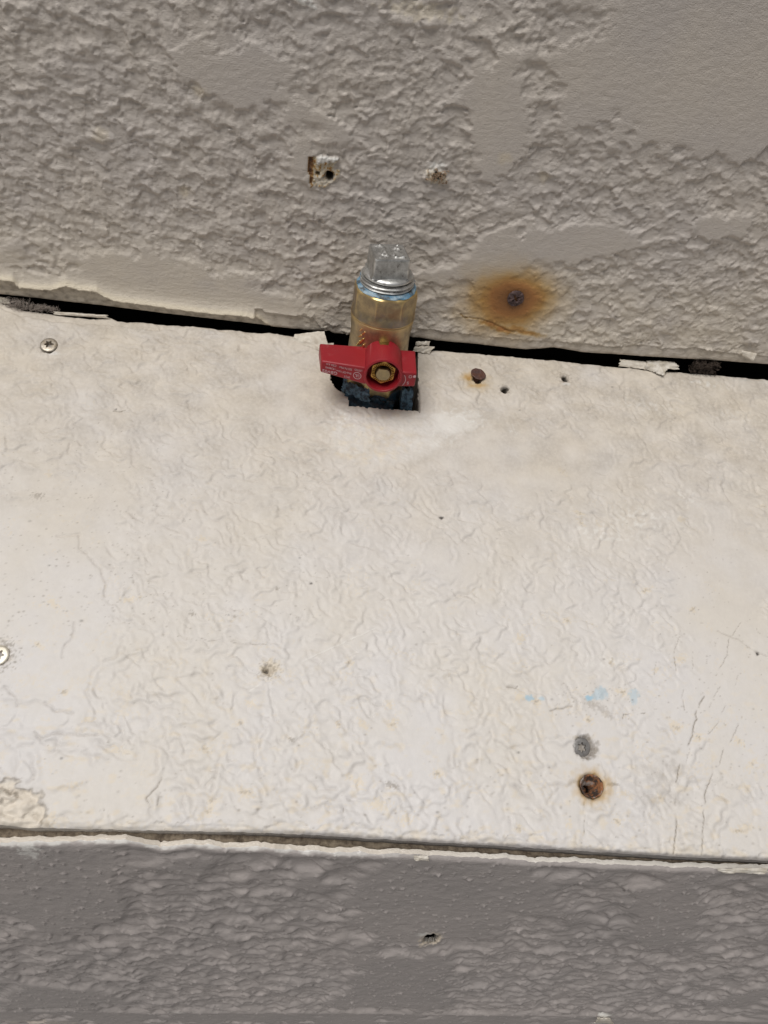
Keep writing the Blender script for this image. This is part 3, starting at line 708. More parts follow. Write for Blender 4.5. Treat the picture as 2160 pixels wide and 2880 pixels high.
a, b = uv('ledge', 1630, 2200); L.blob('grime_shade', a, b, 1.6, 1.0, .5, .6, 0, .5, .9); a, b = uv('ledge', 1725, 2205); L.blob('grime_shade', a, b, 2.2, .7, .6, .6, 0, .5, .9)
a, b = uv('ledge', 756, 1885); L.blob('tan', a + .4, b - .4, 4.0, 3.8, .8, .5, 0, .6, .7); L.blob('grime_shade', a, b, 3.0, 2.8, .5, .9, 0, .6, 1.2)
L.hole(a - .2, b, 2.2, 2.3, .9, 0, .2, dark=.0); L.hole(a - .9, b + .2, 1.0, .8, 3, 0, .2, dark=.75)
a, b = uv('ledge', -4, 1843); L.blob('grime_shade', a, b, 5.0, 5.4, .6, .8, 0, .5, 1.0); L.hole(a, b, 3.9, 4.1, 1.2, 0, .05, dark=.3)
# the sawn notch for the valve
npx = [(-14.0, -10), (-19.5, 3), (-20.0, 24.5), (-17.0, 29.0), (-11.6, 32.0), (-11.0, 37.5), (16.4, 37.0), (19.4, 37.0), (19.0, -10)]
cu = (L.u[:-1, :-1] + L.u[1:, 1:]) / 2; cv = (L.v[:-1, :-1] + L.v[1:, 1:]) / 2
cuw = cu + .45 * fbm(cu * .5, cv * .5, 3, 81); cvw = cv + .5 * fbm(cu * .4, cv * .4, 3, 82)
ins = np.zeros_like(cu, bool)
for i in range(len(npx)):
    (x0, y0), (x1, y1) = npx[i], npx[(i + 1) % len(npx)]
    c_ = ((y0 > cvw) != (y1 > cvw)) & (cuw < (x1 - x0) * (cvw - y0) / (y1 - y0 + 1e-9) + x0)
    ins ^= c_
L.keep &= ~ins
L.line([(1176, 1085), (1180, 1120), (1181, 1160)], .35, 1.5, 'dark', .8, .3, seed=61)
nd = np.sqrt(np.clip(np.abs(u - 0) - 18, 0, None) ** 2 + np.clip(v - 37, 0, None) ** 2)
L.a['tan'] = np.maximum(L.a['tan'], np.clip((1 - sst(0, 2.2, nd)) * .5 * (1 + fbm(u * .6, v * .6, 2, 84)), 0, .6))
L.skirt_attr = lambda uu, vv: {
    'grey': np.where(vv > 150, sst(-80, 0, uu) * .9, 0), 'tan': np.where(vv > 150, .3, .5), 'dark': np.where(vv < 60, np.where(np.abs(uu) < 25, .25, .0), 0),
    'grime_shade': np.where(vv > 150, np.where(uu < -50, .15, .1), .45), 'blue': 0.0, 'rust': 0.0, 'pale': 0.0}
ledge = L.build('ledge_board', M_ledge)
tag(ledge, 'off-white sloping ledge board with a sawn notch round the valve', 'ledge')

# ---- the grey fascia board under the ledge
ft = curve('fascia', [(-400, 2372), (0, 2379), (230, 2376), (300, 2374), (350, 2372), (380, 2378), (450, 2391), (540, 2385), (620, 2392), (770, 2395), (800, 2401), (1000, 2408), (1150, 2412), (1400, 2424), (1500, 2432), (1700, 2440), (1900, 2448), (2160, 2455), (2600, 2475)])
fb = curve('fascia', [(-400, 2850), (0, 2853), (240, 2854), (450, 2858), (700, 2856), (1080, 2858), (1200, 2861), (1400, 2862), (1650, 2866), (1700, 2868), (1800, 2872), (2160, 2881), (2600, 2890)])
Uf = axis(-190, 225, 0.47, -700, 700)
Tf0 = np.arange(0, 200, 0.62); Tf = Tf0 / Tf0[-1]
FA = Sheet('fascia', Uf, Tf, lambda u: fb(u) + .5 * fbm(u * .2, u * 0 + 1.7, 4, 6), lambda u: ft(u) + .45 * fbm(u * .2, u * 0 + 6.2, 4, 7), 1.6)
u, v = FA.u, FA.v
sm = zones(FA, 'fascia', [(110, 2500, 24, 45, 0, 1.4), (1300, 2520, 36, 32, .5, 1.4), (1130, 2760, 22, 50, .1, 1.2), (150, 2810, 30, 20, 0, 1.1), (1080, 2560, 14, 20, 0, .5), (1880, 2580, 18, 40, .2, 1.0), (2100, 2800, 22, 30, 0, .6), (500, 2430, 24, 10, 0, .5), (1020, 2790, 16, 22, 0, .5)])
tex = np.clip(.06 + .94 * (1 - sst(0.1, 0.55, sm + .75 * fbm(u / 26, v / 26, 3, 43))), 0, 1)
q1, l1 = saw(1.8 * emboss(u, v, -0.08, 22, 11, 24, 1, .30) + v / 13 + u / 60, .24)
q2, l2 = saw(2.2 * emboss(u, v, 0.1, 13, 6.5, 27, 1, .36) + v / 7.5 - u / 50, .25)
gq1 = sst(-.25, .35, fbm(u / 14, v / 10, 2, 28)); gq2 = sst(-.2, .4, fbm(u / 12, v / 9, 2, 29))
FA.h -= tex * (.7 * q1 * gq1) * (.25 + .75 * sst(0, 5, ft(u) - v))
n1 = emboss(u, v, -0.12, 13.5, 9.0, 3, 1, .28); n2 = emboss(u, v, 0.15, 8.0, 6.4, 10, .8, .26); n3 = emboss(u, v, 0.25, 19, 11, 17, 1, .28)
off = .22 * fbm(u / 24, v / 20, 2, 45)
rg = .04 * fbm(u, v, 2, 61)
FA.h -= .40 * tex * (2.1 * sst(-.2, .42, n1 + rg + off) + 1.3 * sst(-.2, .42, n2 + rg - off) + 1.1 * sst(.0, .35, n3) - .35 * fbm(u / 2.6, v / 2.4, 2, 48)) * (.25 + .75 * sst(0, 5, ft(u) - v))
FA.h += .22 * fbm(u * .3, v * .22, 3, 71) + .05 * fbm(u * 1.0, v * .8, 2, 72)
fa_t = tex * sst(2, 8, ft(u) - v)
FA.scoops(2600, (-190, float(v.min()), 225, float(v.max())), fa_t, 6.2, 5.2, 2.0, 94, -.02, .25, .3, .2, 1.0)
FA.scoops(2000, (-190, float(v.min()), 225, float(v.max())), fa_t, 3.4, 3.2, 1.1, 95, .05, .25, .5, .2, 1.2)
FA.h = blur(FA.h * 1.3, 1.0, 1.3)
FA.h *= (.12 + .88 * sst(1, 8, ft(u) - v)) * (.15 + .85 * sst(1, 8, v - fb(u)))
g = np.random.RandomState(31)
for _ in range(3000):                                # dried paint nibs
    a = -175 + g.rand() * 385; b = float(fb(a)) + g.rand() * 205; r = .28 + .35 * g.rand()
    q = FA.local(a, b, r * 2)
    if q is None: continue
    k, du, dv = q; FA.h[k] += .6 * np.exp(-(du * du + dv * dv) / (r * r))
vt = ft(u) - v
FA.h += np.exp(-((vt - 3) / 4) ** 2) * .5 * fbm(u * .12, v * .1, 3, 73)
FA.h -= 1.2 * np.exp(-vt / .7); vbm = v - fb(u); FA.h -= .9 * np.exp(-vbm / .8)
FA.a['pale'] = np.maximum(FA.a['pale'], (1 - sst(.2, .8, vt + 1.6 * fbm(u * .14, u * 0, 3, 74))) * .8 * (1 - sst(-20, 40, u)))
a, b = uv('fascia', 1212, 2645); FA.blob('tan', a, b, 4.6, 9.0, .95, .35, 0, .3, .6); FA.cut(a, b, 3.1, 6.2, .25, .5)
a, b = uv('fascia', 1194, 2629); FA.blob('pale', a, b, 3, 2, .7, .7, 0, .6, .6); a, b = uv('fascia', 1105, 2661); FA.blob('pale', a, b, 1, 1, .8, .3, 0, .6, .8)
a, b = uv('fascia', 1695, 2858); FA.cut(a, b + 3, 2.4, 1.6, .3, .7)
FA.blob('pale', a + 2, b - 2.5, 4.0, 2.6, 1, .4, 0, .4, .5); FA.blob('pale', *uv('fascia', 500, 2851), 5, 1.2, .25, .8, 0, .6, .5)
FA.blob('pale', *uv('fascia', 75, 2384), 3.5, 8, .8, .8, 0, .6, .5)
FA.line([(1858, 2520), (1855, 2560), (1850, 2615)], .35, 0, 'pale', .25, .5, .1, seed=71)
FA.line([(1450, 2372), (1452, 2378)], .2, 0, 'grime_shade', .2, .2)
FA.skirt_attr = lambda uu, vv: {'tan': np.where(vv > (ft(uu) + fb(uu)) / 2, .85, .2), 'pale': np.where(vv > (ft(uu) + fb(uu)) / 2, .35 + .35 * sst(0, 60, uu), 0), 'grime_shade': np.where(vv > -150, .06, .3),
                                'dark': 0.0, 'blue': 0.0, 'rust': 0.0, 'grey': np.where(vv > (ft(uu) + fb(uu)) / 2, 0, 1)}
fascia = FA.build('fascia_board', M_fascia)
tag(fascia, 'glossy dark grey embossed fascia board directly below the white ledge', 'fascia board')

# ---- the next grey board, whose top shows at the bottom of the picture
PL['lower'] = dict(o=np.array((0, -197.6, 0.)), u=PL['fascia']['u'], v=PL['fascia']['v'], n=PL['fascia']['n'])
zb = fb(np.array([0.0]))[0]
Ulb = axis(-190, 225, 0.9, -700, 700); Tlb = np.linspace(0, 1, 260)
LB = Sheet('lower', Ulb, Tlb, lambda u: u * 0 + zb - 150, lambda u: fb(u) + 3.0, 14.0)
u, v = LB.u, LB.v
n1 = emboss(u, v, -.12, 8.5, 6.8, 33); tx = sst(-.1, .2, fbm(u / 30, v / 30, 2, 88))
LB.h -= tx * 1.2 * sst(-.08, .26, n1); LB.h += .2 * fbm(u * .3, v * .2, 3, 89)
LB.blob('tan', *uv('lower', 100, 2876), 18, 3, .35, .9, 0, .7, .4)
lower = LB.build('siding_board', M_fascia)
tag(lower, 'dark grey siding board lapped under the fascia at the bottom edge', 'siding')

# ------------------------------------------------------------------ ground and wall cavity
def quad_obj(name, V, Fc, mat, kind='structure'):
    o = link(name, mesh_py(name, V, Fc), mat, None, False); tag(o, kind=kind); return o
quad_obj('ground', [(-30000, -30000, -1100), (30000, -30000, -1100), (30000, 30000, -1100), (-30000, 30000, -1100)], [(0, 1, 2, 3)], M_ground)
x0, x1 = -690, 690
cav = [(x0, 13, 590), (x1, 13, 590), (x1, 90, 590), (x0, 90, 590), (x0, 90, -420), (x1, 90, -420), (x1, -182, -420), (x0, -182, -420)]
quad_obj('wall_cavity', [(x0, 12.5, 590), (x1, 12.5, 590), (x0, 90, 590), (x1, 90, 590), (x0, 90, -420), (x1, 90, -420), (x0, -182, -420), (x1, -182, -420), (x0, -182, -90), (x1, -182, -90)],
         [(0, 1, 3, 2), (2, 3, 5, 4), (4, 5, 7, 6), (0, 2, 4, 6, 8), (1, 9, 7, 5, 3)], M_void)

# dirt-caked packing strip visible in the joint between ledge and fascia
zl = pt('ledge', 500, 2336)[2]
def joint(u_): return float(ft(u_))
Vj, Fj = [], []
us = np.arange(-680, 681, 2.0)
for i, a in enumerate(us):
    zt_ = float(ft(a)) - .6 + .35 * float(fbm(np.array([a * .3]), np.array([.4]), 3, 91)[0]); yo = -198.4 + .35 * float(fbm(np.array([a * .25]), np.array([3.4]), 3, 92)[0])
    if a > -40: yo += 1.5; zt_ -= 1.5
    Vj += [(a, -199.6, zt_ - 3.0), (a, yo - .3, zt_ - 1.2), (a, yo + .4, zt_ - .5), (a, -194, zt_ - .5), (a, -194, zt_ - 8)]
    if i:
        b0 = (i - 1) * 5; b1 = i * 5
        for j in range(4): Fj.append((b0 + j, b1 + j, b1 + j + 1, b0 + j + 1))
jo = link('caulk_strip', mesh_py('caulk_strip', Vj, Fj), plain('dirty_caulk', (0.32, 0.26, 0.19), .9, nscale=500, col2=(.12, .09, .065), bumpd=.35), fascia)

# ------------------------------------------------------------------ screws
def star(th, kind):
    if kind == 'torx': return 1.75 + 0.42 * math.cos(6 * th)
    r = 0
    for k in range(2):
        c, s_ = abs(math.cos(th + k * math.pi / 2)), abs(math.sin(th + k * math.pi / 2))
        r = max(r, min(1.9 / max(c, 1e-6) if c > .3 else 0, .48 / max(s_, 1e-6)) if c > s_ else 0)
    return max(r, .55)

def screw_mesh(name, R, kind, depth=1.6, dome=0.25, noise=0.0, seed=0, thick=1.6):
    N = 72; V, Fc = [], []
    rings = []
    def ring(fn): rings.append([fn(2 * math.pi * i / N) for i in range(N)])
    sc = R / 4.1
    st = lambda th: star(th, kind) * sc
    P = lambda r, th, z: (r * math.cos(th), r * math.sin(th), z + noise * float(fbm(np.array([r * math.cos(th) * .9]), np.array([r * math.sin(th) * .9]), 3, seed)[0]))
    dz = lambda r: dome * (1 - (r / R) ** 2)
    ring(lambda t: P(.15 * sc, t, -depth)); ring(lambda t: P(st(t) * .9, t, -depth))
    ring(lambda t: P(st(t), t, dz(st(t)) - .12)); ring(lambda t: P(st(t) + .1, t, dz(st(t) + .1)))
    for f in (.35, .7): ring(lambda t, f=f: P((st(t) + .1) * (1 - f) + (R - .35) * f, t, dz((st(t) + .1) * (1 - f) + (R - .35) * f)))
    ring(lambda t: P(R - .3, t, dz(R - .3))); ring(lambda t: P(R, t, -.22)); ring(lambda t: P(R - .1, t, -.6)); ring(lambda t: P(R * .5, t, -.6 - thick)); ring(lambda t: P(R * .42, t, -.6 - thick - 9))
    for r in rings: V += r
    for a in range(len(rings) - 1):
        for i in range(N):
            j = (i + 1) % N; Fc.append((a * N + i, (a + 1) * N + i, (a + 1) * N + j, a * N + j))
    Fc = [f[::-1] for f in Fc]
    V.append((0, 0, -depth)); Fc += [(len(V) - 1, i, (i + 1) % N) for i in range(N)]
    V.append((0, 0, -.6 - thick - 9)); b = (len(rings) - 1) * N; Fc += [(len(V) - 1, b + (i + 1) % N, b + i) for i in range(N)]
    me = mesh_py(name, V, Fc)
    bm = bmesh.new(); bm.from_mesh(me); bmesh.ops.recalc_face_normals(bm, faces=bm.faces); bm.to_mesh(me); bm.free()
    return me

def place(o, pos, normal, spin=0.0, tilt=(0, 0)):
    q = Vector(normal).to_track_quat('Z', 'Y').to_matrix()
    m = q @ Euler((tilt[0], tilt[1], 0)).to_matrix() @ Matrix.Rotation(spin, 3, 'Z')
    o.matrix_world = Matrix.Translation([c * MM for c in pos]) @ m.to_4x4()

M_scr = plain('zinc_screw', (0.50, 0.46, 0.40), .45, .75, nscale=500, col2=(.30, .25, .19), bumpd=.05)
M_scr_d = plain('dull_grey_screw', (0.20, 0.19, 0.185), .55, .6, nscale=500, col2=(.30, .29, .28), bumpd=.1)
M_scr_b = plain('bright_screw', (0.66, 0.62, 0.54), .45, .6, nscale=300, col2=(.6, .55, .45))
M_rusty = plain('rusty_screw', (0.060, 0.040, 0.040), .75, .1, nscale=500, col2=(.12, .075, .07), bumpd=.5)
M_rusty2 = plain('brown_screw', (0.085, 0.052, 0.052), .6, .2, nscale=300, col2=(.12, .05, .03), bumpd=.2)
NL, NW = PL['ledge']['n'], PL['wall']['n']
def screw(name, px, py, pl, h, R, kind, mat, label, spin=0, tilt=(0, 0), **kw):
    me = screw_mesh(name, R, kind, **kw); o = link(name, me, mat, None, True); sharp(o, 38)
    place(o, pt(pl, px, py, h), PL[pl]['n'], spin, tilt); tag(o, label, 'screw'); return o
screw('star_screw', 138, 970, 'ledge', .25, 3.55, 'torx', M_scr, 'pale zinc star-drive screw flush in the ledge at its upper left', .2, (.03, .05), depth=3.6)
screw('star_screw', 1639, 2101, 'ledge', -.95, 3.45, 'torx', M_scr_d, 'dull grey star-drive screw sunk in a rough hole just above the rusty countersunk hole', .5, (.22, .12), depth=3.8)
screw('star_screw', -5, 1842, 'ledge', -.1, 3.6, 'torx', M_scr_b, 'bright screw head cut off by the left edge of the ledge', 0, (0, 0))
screw('rusty_screw', 1450, 838, 'wall', .7, 3.7, 'phillips', M_rusty, 'dark rusted cross-head screw in the wall inside a big orange rust stain', .6, (0, .05), depth=2.6, noise=.9, seed=3)
screw('rusty_screw', 1344, 1056, 'ledge', 1.5, 3.55, 'phillips', M_rusty2, 'brown rusted screw standing proud of the ledge right of the valve', .9, (-.16, .12), depth=.35, noise=.35, seed=9, dome=-.25)

# crusted cone of the rusty hole
tcz = NT('rust_crust'); cn = tcz.noise(420, 5, .7)
cc = tcz.mix(tcz.ramp(cn, [(.44, 0.), (.56, 1.)]), (0.05, 0.035, 0.028), (0.30, 0.125, 0.05))
cc = tcz.mix(tcz.ramp(tcz.noise(260, 3, .6), [(.53, 0.), (.62, .9)]), cc, (0.30, 0.27, 0.25))
M_crust = tcz.set(cc, .85, 0.0, tcz.bump(cn, .6 * MM))
V, Fc = [], []; N = 64
cone = [(4.25, .12), (4.0, .38), (3.7, .25), (3.4, -.5), (2.7, -1.8), (2.0, -3.0), (1.5, -4.0), (1.3, -8)]
for r_c, z_c in cone:
    for i in range(N):
        th = 2 * math.pi * i / N; x_, y_ = r_c * math.cos(th), r_c * math.sin(th)
        rr = r_c * (1 + .07 * float(fbm(np.array([x_ * .5]), np.array([y_ * .5]), 2, 6)[0])) + .35 * float(fbm(np.array([x_ * 1.1 + 3]), np.array([y_ * 1.1]), 3, 8)[0]) * (.4 if r_c > 4 else 1)
        sh = (4.25 - r_c) * .18
        V.append((rr * math.cos(th) - sh, rr * .96 * math.sin(th) - sh * .8, z_c + .25 * float(fbm(np.array([x_]), np.array([y_]), 2, 9)[0])))
for j in range(len(cone) - 1):
    for i in range(N): k = (i + 1) % N; Fc.append((j * N + i, (j + 1) * N + i, (j + 1) * N + k, j * N + k))
Fc.append(tuple(range((len(cone) - 1) * N, len(cone) * N)))
hr = link('rusty_hole_rim', mesh_py('rusty_hole_rim', V, Fc), M_crust, None, True)
place(hr, pt('ledge', 1664, 2211, 0.0), NL); hr.parent = ledge; hr['label'] = 'rusty countersunk hole rim'

# ------------------------------------------------------------------ paint flakes, lint
def patch(name, c4, mat, parent=None, n=22, m=12, thick=.45, curl=0.0, rag=.5, seed=1, wave=.4):
    """curved sheet between four corners, with thickness and ragged borders"""
    A, B, C_, D = [np.array(c, float) for c in c4]; rag *= .5
    nrm = np.cross(B - A, D - A); nrm /= np.linalg.norm(nrm)
    s_, t_ = np.meshgrid(np.linspace(0, 1, n), np.linspace(0, 1, m))
    bd = np.minimum(np.minimum(s_, 1 - s_) * 4, np.minimum(t_, 1 - t_) * 3)
    k = np.clip(1 - bd, 0, 1) ** 2
    sj = s_ + k * rag * .12 * fbm(s_ * 7 + seed, t_ * 7, 3, seed) * 1.5; tj = t_ + k * rag * .28 * fbm(s_ * 9 + seed, t_ * 5 + 3, 3, seed + 1)
    P = (A * ((1 - sj) * (1 - tj))[..., None] + B * (sj * (1 - tj))[..., None] + C_ * (sj * tj)[..., None] + D * ((1 - sj) * tj)[..., None])
    hh = curl * (4 * t_ * (1 - t_)) + wave * fbm(s_ * 3 + seed, t_ * 2, 3, seed + 2)
    P = P + nrm * hh[..., None]
    top = P.reshape(-1, 3); bot = (P - nrm * thick).reshape(-1, 3)
    V = np.concatenate([top, bot]); Fc = []; o = n * m
    for j in range(m - 1):
        for i in range(n - 1):
            a = j * n + i; Fc.append((a, a + 1, a + n + 1, a + n)); Fc.append((o + a, o + a + n, o + a + n + 1, o + a + 1))
    for i in range(n - 1):
        Fc.append((i, o + i, o + i + 1, i + 1)); a = (m - 1) * n + i; Fc.append((a, a + 1, o + a + 1, o + a))
    for j in range(m - 1):
        a = j * n; Fc.append((a, a + n, o + a + n, o + a)); a = j * n + n - 1; Fc.append((a, o + a, o + a + n, a + n))
    ob = link(name, mesh_py(name, V, Fc), mat, parent); sharp(ob, 50); return ob

L_ = lambda px, py, h=0.0: pt('ledge', px, py, h)
W_ = lambda px, py, h=0.0: pt('wall', px, py, h)
# chip bridging the gap at the left of the valve
patch('paint_flake', [L_(822, 958, -.1), L_(932, 1000, .5), W_(912, 921, 3.0) , W_(831, 933, 2.0)], M_flake, ledge, n=34, m=20, curl=.4, seed=4, rag=.35, wave=.8)
patch('paint_flake', [L_(1160, 990, 1.0), L_(1207, 996, .6), L_(1222, 981, 1.8), L_(1166, 980, 1.6)], M_flake, ledge, curl=.4, seed=7, rag=1.2, wave=1.0)
patch('paint_flake', [W_(1168, 971, .6), W_(1205, 972, .8), W_(1208, 960, .4), W_(1170, 960, .5)], M_flake, wall, curl=.5, seed=12, rag=1.0, wave=.8)
patch('paint_flake', [L_(1812, 1040, .2), L_(1903, 1046, 2.2), L_(1890, 1026, 2.4), L_(1816, 1020, 1.8)], M_flake_w, ledge, curl=.9, seed=15, rag=1.4, wave=1.4)
patch('paint_flake', [L_(1822, 1042, .3), L_(1862, 1062, 1.6), L_(1872, 1044, 2.4), L_(1830, 1032, 2.0)], M_flake_w, ledge, curl=.4, seed=16, rag=1.2, wave=.8)
patch('paint_flake', [L_(1740, 1030, .1), L_(1826, 1040, .1), L_(1816, 1022, 1.2), L_(1740, 1016, 1.6)], M_flake, ledge, curl=.5, seed=18, rag=.8, wave=.6)
patch('paint_flake', [L_(150, 884, .1), L_(304, 895, .1), L_(300, 890, .9), L_(154, 878, .5)], M_flake, ledge, n=40, curl=.3, seed=21, rag=1.0, wave=.6)
patch('paint_flake', [L_(2, 852, .2), L_(30, 858, .6), L_(28, 846, 1.4), L_(0, 838, .8)], M_flake_w, ledge, curl=.3, seed=22, rag=.8)
patch('paint_flake', [W_(2090, 1000, .5), W_(2112, 1008, 2.4), W_(2126, 993, 1.0), W_(2085, 985, .4)], M_flake, wall, curl=.5, seed=24, rag=1.0)
F_ = lambda px, py, h=0.0: pt('fascia', px, py, h)
for i, (x_, y_, w_, h_) in enumerate(((1185, 2408, 40, 6), (2090, 2444, 130, 6))):
    patch('paint_flake', [F_(x_ - w_ / 2, y_ + h_ * .4, 1.0), F_(x_ + w_ / 2, y_ + h_ * .6, 1.3), F_(x_ + w_ / 2, y_ - h_ * .5, .2), F_(x_ - w_ / 2, y_ - h_ * .5, .2)], M_flake_w, fascia, n=26, thick=.2, curl=.2, seed=30 + i, rag=2.0, wave=.5)
patch('paint_flake', [F_(1672, 2872, .8), F_(1724, 2874, 1.0), F_(1716, 2862, .6), F_(1680, 2860, .6)], M_flake_w, fascia, curl=.4, seed=44, rag=1.6)

def strands(name, center, ext, n, rad, length, mat, seed, jag=1.6):
    g = random.Random(seed); V, Fc = [], []
    for _ in range(n):
        p = Vector([center[i] + (g.random() - .5) * 2 * ext[i] for i in range(3)])
        d = Vector([g.gauss(0, 1) for _ in range(3)]).normalized(); steps = 7
        for j in range(steps):
            up = d.orthogonal().normalized(); sd_ = d.cross(up)
            for a in range(3):
                th = a * 2.094; V.append(tuple(p + (up * math.cos(th) + sd_ * math.sin(th)) * rad))
            if j:
                b = len(V) - 6
                for a in range(3): Fc.append((b + a, b + (a + 1) % 3, b + 3 + (a + 1) % 3, b + 3 + a))
            p = p + d * (length / steps); d = (d + Vector([g.gauss(0, 1) for _ in range(3)]) * .32 * jag).normalized()
            for i in range(3):
                if abs(p[i] - center[i]) > ext[i] * 1.15: d[i] = -math.copysign(abs(d[i]), p[i] - center[i])
    return link(name, mesh_py(name, V, Fc), mat)
for (px, py, ex, n_) in ((50, 858, (5, 1.2, 1.6), 90), (85, 868, (6, 1.0, 1.4), 90), (140, 872, (4, .9, 1.0), 50)):
    c = L_(px, py, 1.0); o = strands('lint_clump', c, ex, n_, .07, 6, M_lint, px)
    tag(o, {50: 'grey lint caught at the leftmost end of the dark gap', 85: 'grey lint strands in the gap above the pale star screw', 140: 'small lint tuft in the gap right of the pale star screw'}[px], 'lint', 'lint caught in the gap')
o = strands('cobweb_clump', W_(1985, 1035, -1.5), (5.5, 2.0, 2.6), 160, .12, 7, M_lint_d, 77); tag(o, 'dark brown cobweb clump in the gap at the far right', 'cobweb')
o = strands('wood_fibre_tuft', W_(1229, 495, .6), (3.6, .9, 2.2), 60, .16, 2.2, M_fibre, 78, 1.0)
tag(o, 'tan wood fibres round the small hole in the wall', 'wood fibre')
# ------------------------------------------------------------------ the gas valve
AX, AY = -0.5, -18.0
tb_ = NT('brass'); nn_ = tb_.noise(260, 5, .65)
co = tb_.mix(tb_.ramp(nn_, [(.38, 0.), (.62, 1.)]), (0.47, 0.375, 0.225), (0.30, 0.245, 0.165))
pn = tb_.noise(120, 4, .6)
co = tb_.mix(tb_.ramp(pn, [(.55, 0.), (.63, .5)]), co, (0.30, 0.27, 0.27))
co = tb_.mix(tb_.ramp(tb_.noise(95, 3, .5, dist=1.0), [(.57, 0.), (.66, .45)]), co, (0.27, 0.14, 0.075))
pb = tb_.n('ShaderNodeNewGeometry').outputs['Pointiness']
co = tb_.mix(tb_.ramp(pb, [(.515, 0.), (.56, .8)]), co, (0.80, 0.60, 0.27))  # edge highlights painted into the brass along facet corners
M_brass = tb_.set(co, tb_.math('ADD', .36, tb_.math('MULTIPLY', pn, .25)), 1.0, tb_.bump(tb_.noise(900, 4), .03 * MM))
M_brass_b = plain('bright_brass', (0.85, 0.62, 0.25), .28, 1.0, nscale=300, var=.25)
M_nut = plain('nut_brass', (0.68, 0.42, 0.13), .38, 1.0, nscale=500, col2=(.5, .28, .07), bumpd=.05)
M_stem = plain('stem_brass', (0.46, 0.36, 0.20), .42, 1.0, nscale=300, col2=(.30, .24, .15), bumpd=.05)
tz = NT('galvanised_iron'); zn = tz.noise(330, 6, .7)
zc = tz.mix(tz.ramp(zn, [(.36, 0.), (.64, 1.)]), (0.62, 0.62, 0.605), (0.36, 0.355, 0.34))
zc = tz.mix(tz.ramp(tz.noise(700, 3, .6), [(.60, 0.), (.68, .75)]), zc, (0.12, 0.11, 0.10))
pz = tz.n('ShaderNodeNewGeometry').outputs['Pointiness']
zc = tz.mix(tz.ramp(pz, [(.53, 0.), (.60, .9)]), zc, (.92, .92, .90))  # white highlight painted into the zinc colour on its edges
M_zinc = tz.set(zc, tz.math('ADD', .28, tz.math('MULTIPLY', zn, .3)), .88, tz.bump(zn, .18 * MM))
tr = NT('red_plastic')
rcl = tr.mix(tr.noise(200, 4), (0.31, 0.010, 0.018), (0.25, 0.013, 0.020))
rcl = tr.mix(tr.ramp(tr.noise(160, 5, .7), [(.60, 0.), (.74, .30)]), rcl, (.42, .16, .16))
pr_ = tr.n('ShaderNodeNewGeometry').outputs['Pointiness']
rcl = tr.mix(tr.ramp(pr_, [(.58, 0.), (.68, .6)]), rcl, (.55, .17, .17))  # pale bevel highlight painted along the handle edges
M_red = tr.set(rcl, tr.math('ADD', .36, tr.math('MULTIPLY', tr.noise(260, 4), .2)), 0.0, tr.bump(tr.noise(700, 4), .05 * MM), .45)
M_print = plain('pink_print', (0.62, 0.40, 0.42), .6)
td = NT('blue_pipe_dope'); dn = td.noise(330, 5, .7)
dc = td.mix(td.ramp(dn, [(.40, 0.), (.60, 1.)]), (0.10, 0.22, 0.33), (0.32, 0.42, 0.49))
dc = td.mix(td.ramp(td.noise(240, 4, .6), [(.50, 0.), (.60, .9)]), dc, (0.06, 0.065, 0.065))
M_dope = td.set(dc, .55, 0.0, td.bump(dn, .6 * MM))
te = NT('dark_blue_pipe_dope'); en = te.noise(300, 5, .7)
M_dope_d = te.set(te.mix(te.ramp(en, [(.40, 0.), (.66, 1.)]), (0.012, 0.018, 0.026), (0.05, 0.115, 0.165)), .5, 0.0, te.bump(en, .8 * MM))  # dope copy darkened: shade of the notch put into the colour
tm = NT('mid_blue_pipe_dope'); mn = tm.noise(420, 5, .7)
M_dope_m = tm.set(tm.mix(tm.ramp(mn, [(.40, 0.), (.62, 1.)]), (0.025, 0.038, 0.05), (0.16, 0.28, 0.37)), .5, 0.0, tm.bump(mn, .8 * MM))  # dope copy partly darkened with painted notch shade
M_black = plain('black_iron', (0.02, 0.02, 0.022), .5, .3, nscale=300, bumpd=.3)

valve = empty('gas_valve', (AX, AY, -20))
tag(valve, 'brass gas shut-off valve with a red tee handle and galvanised square plug', 'gas valve')
bpy.context.view_layer.update()
def vobj(name, V, Fc, mat, parent=valve, ang=35):
    """vertices in world millimetres; parent keeps its own base point"""
    me = mesh_py(name, V, Fc)
    bm = bmesh.new(); bm.from_mesh(me); bmesh.ops.recalc_face_normals(bm, faces=bm.faces); bm.to_mesh(me); bm.free()
    o = link(name, me, mat, parent)
    o.matrix_parent_inverse = Matrix.Translation((-AX * MM, -AY * MM, 20 * MM))
    sharp(o, ang); return o

def lathe(prof, N=64, cx=AX, cy=AY, fac=None, jit=None, ph=0.0):
    V, Fc = [], []
    for j, (r, z) in enumerate(prof):
        for i in range(N):
            th = 2 * math.pi * i / N + ph
            rr = r if fac is None else fac(r, z, th)
            if jit: rr += jit(r, z, th)
            V.append((cx + rr * math.cos(th), cy + rr * math.sin(th), z))
    for j in range(len(prof) - 1):
        for i in range(N):
            k = (i + 1) % N; Fc.append((j * N + i, j * N + k, (j + 1) * N + k, (j + 1) * N + i))
    Fc.append(tuple(range(N))[::-1]); Fc.append(tuple(range((len(prof) - 1) * N, len(prof) * N)))
    return V, Fc

def poly_r(th, n, apo, rot=0.0):
    a = (th - rot + math.pi / n) % (2 * math.pi / n) - math.pi / n
    return apo / math.cos(a)

OC = math.radians(-90 + 6)
def octo(apo, lim):
    return lambda r, z, th: min(poly_r(th, 8, apo, OC), r)
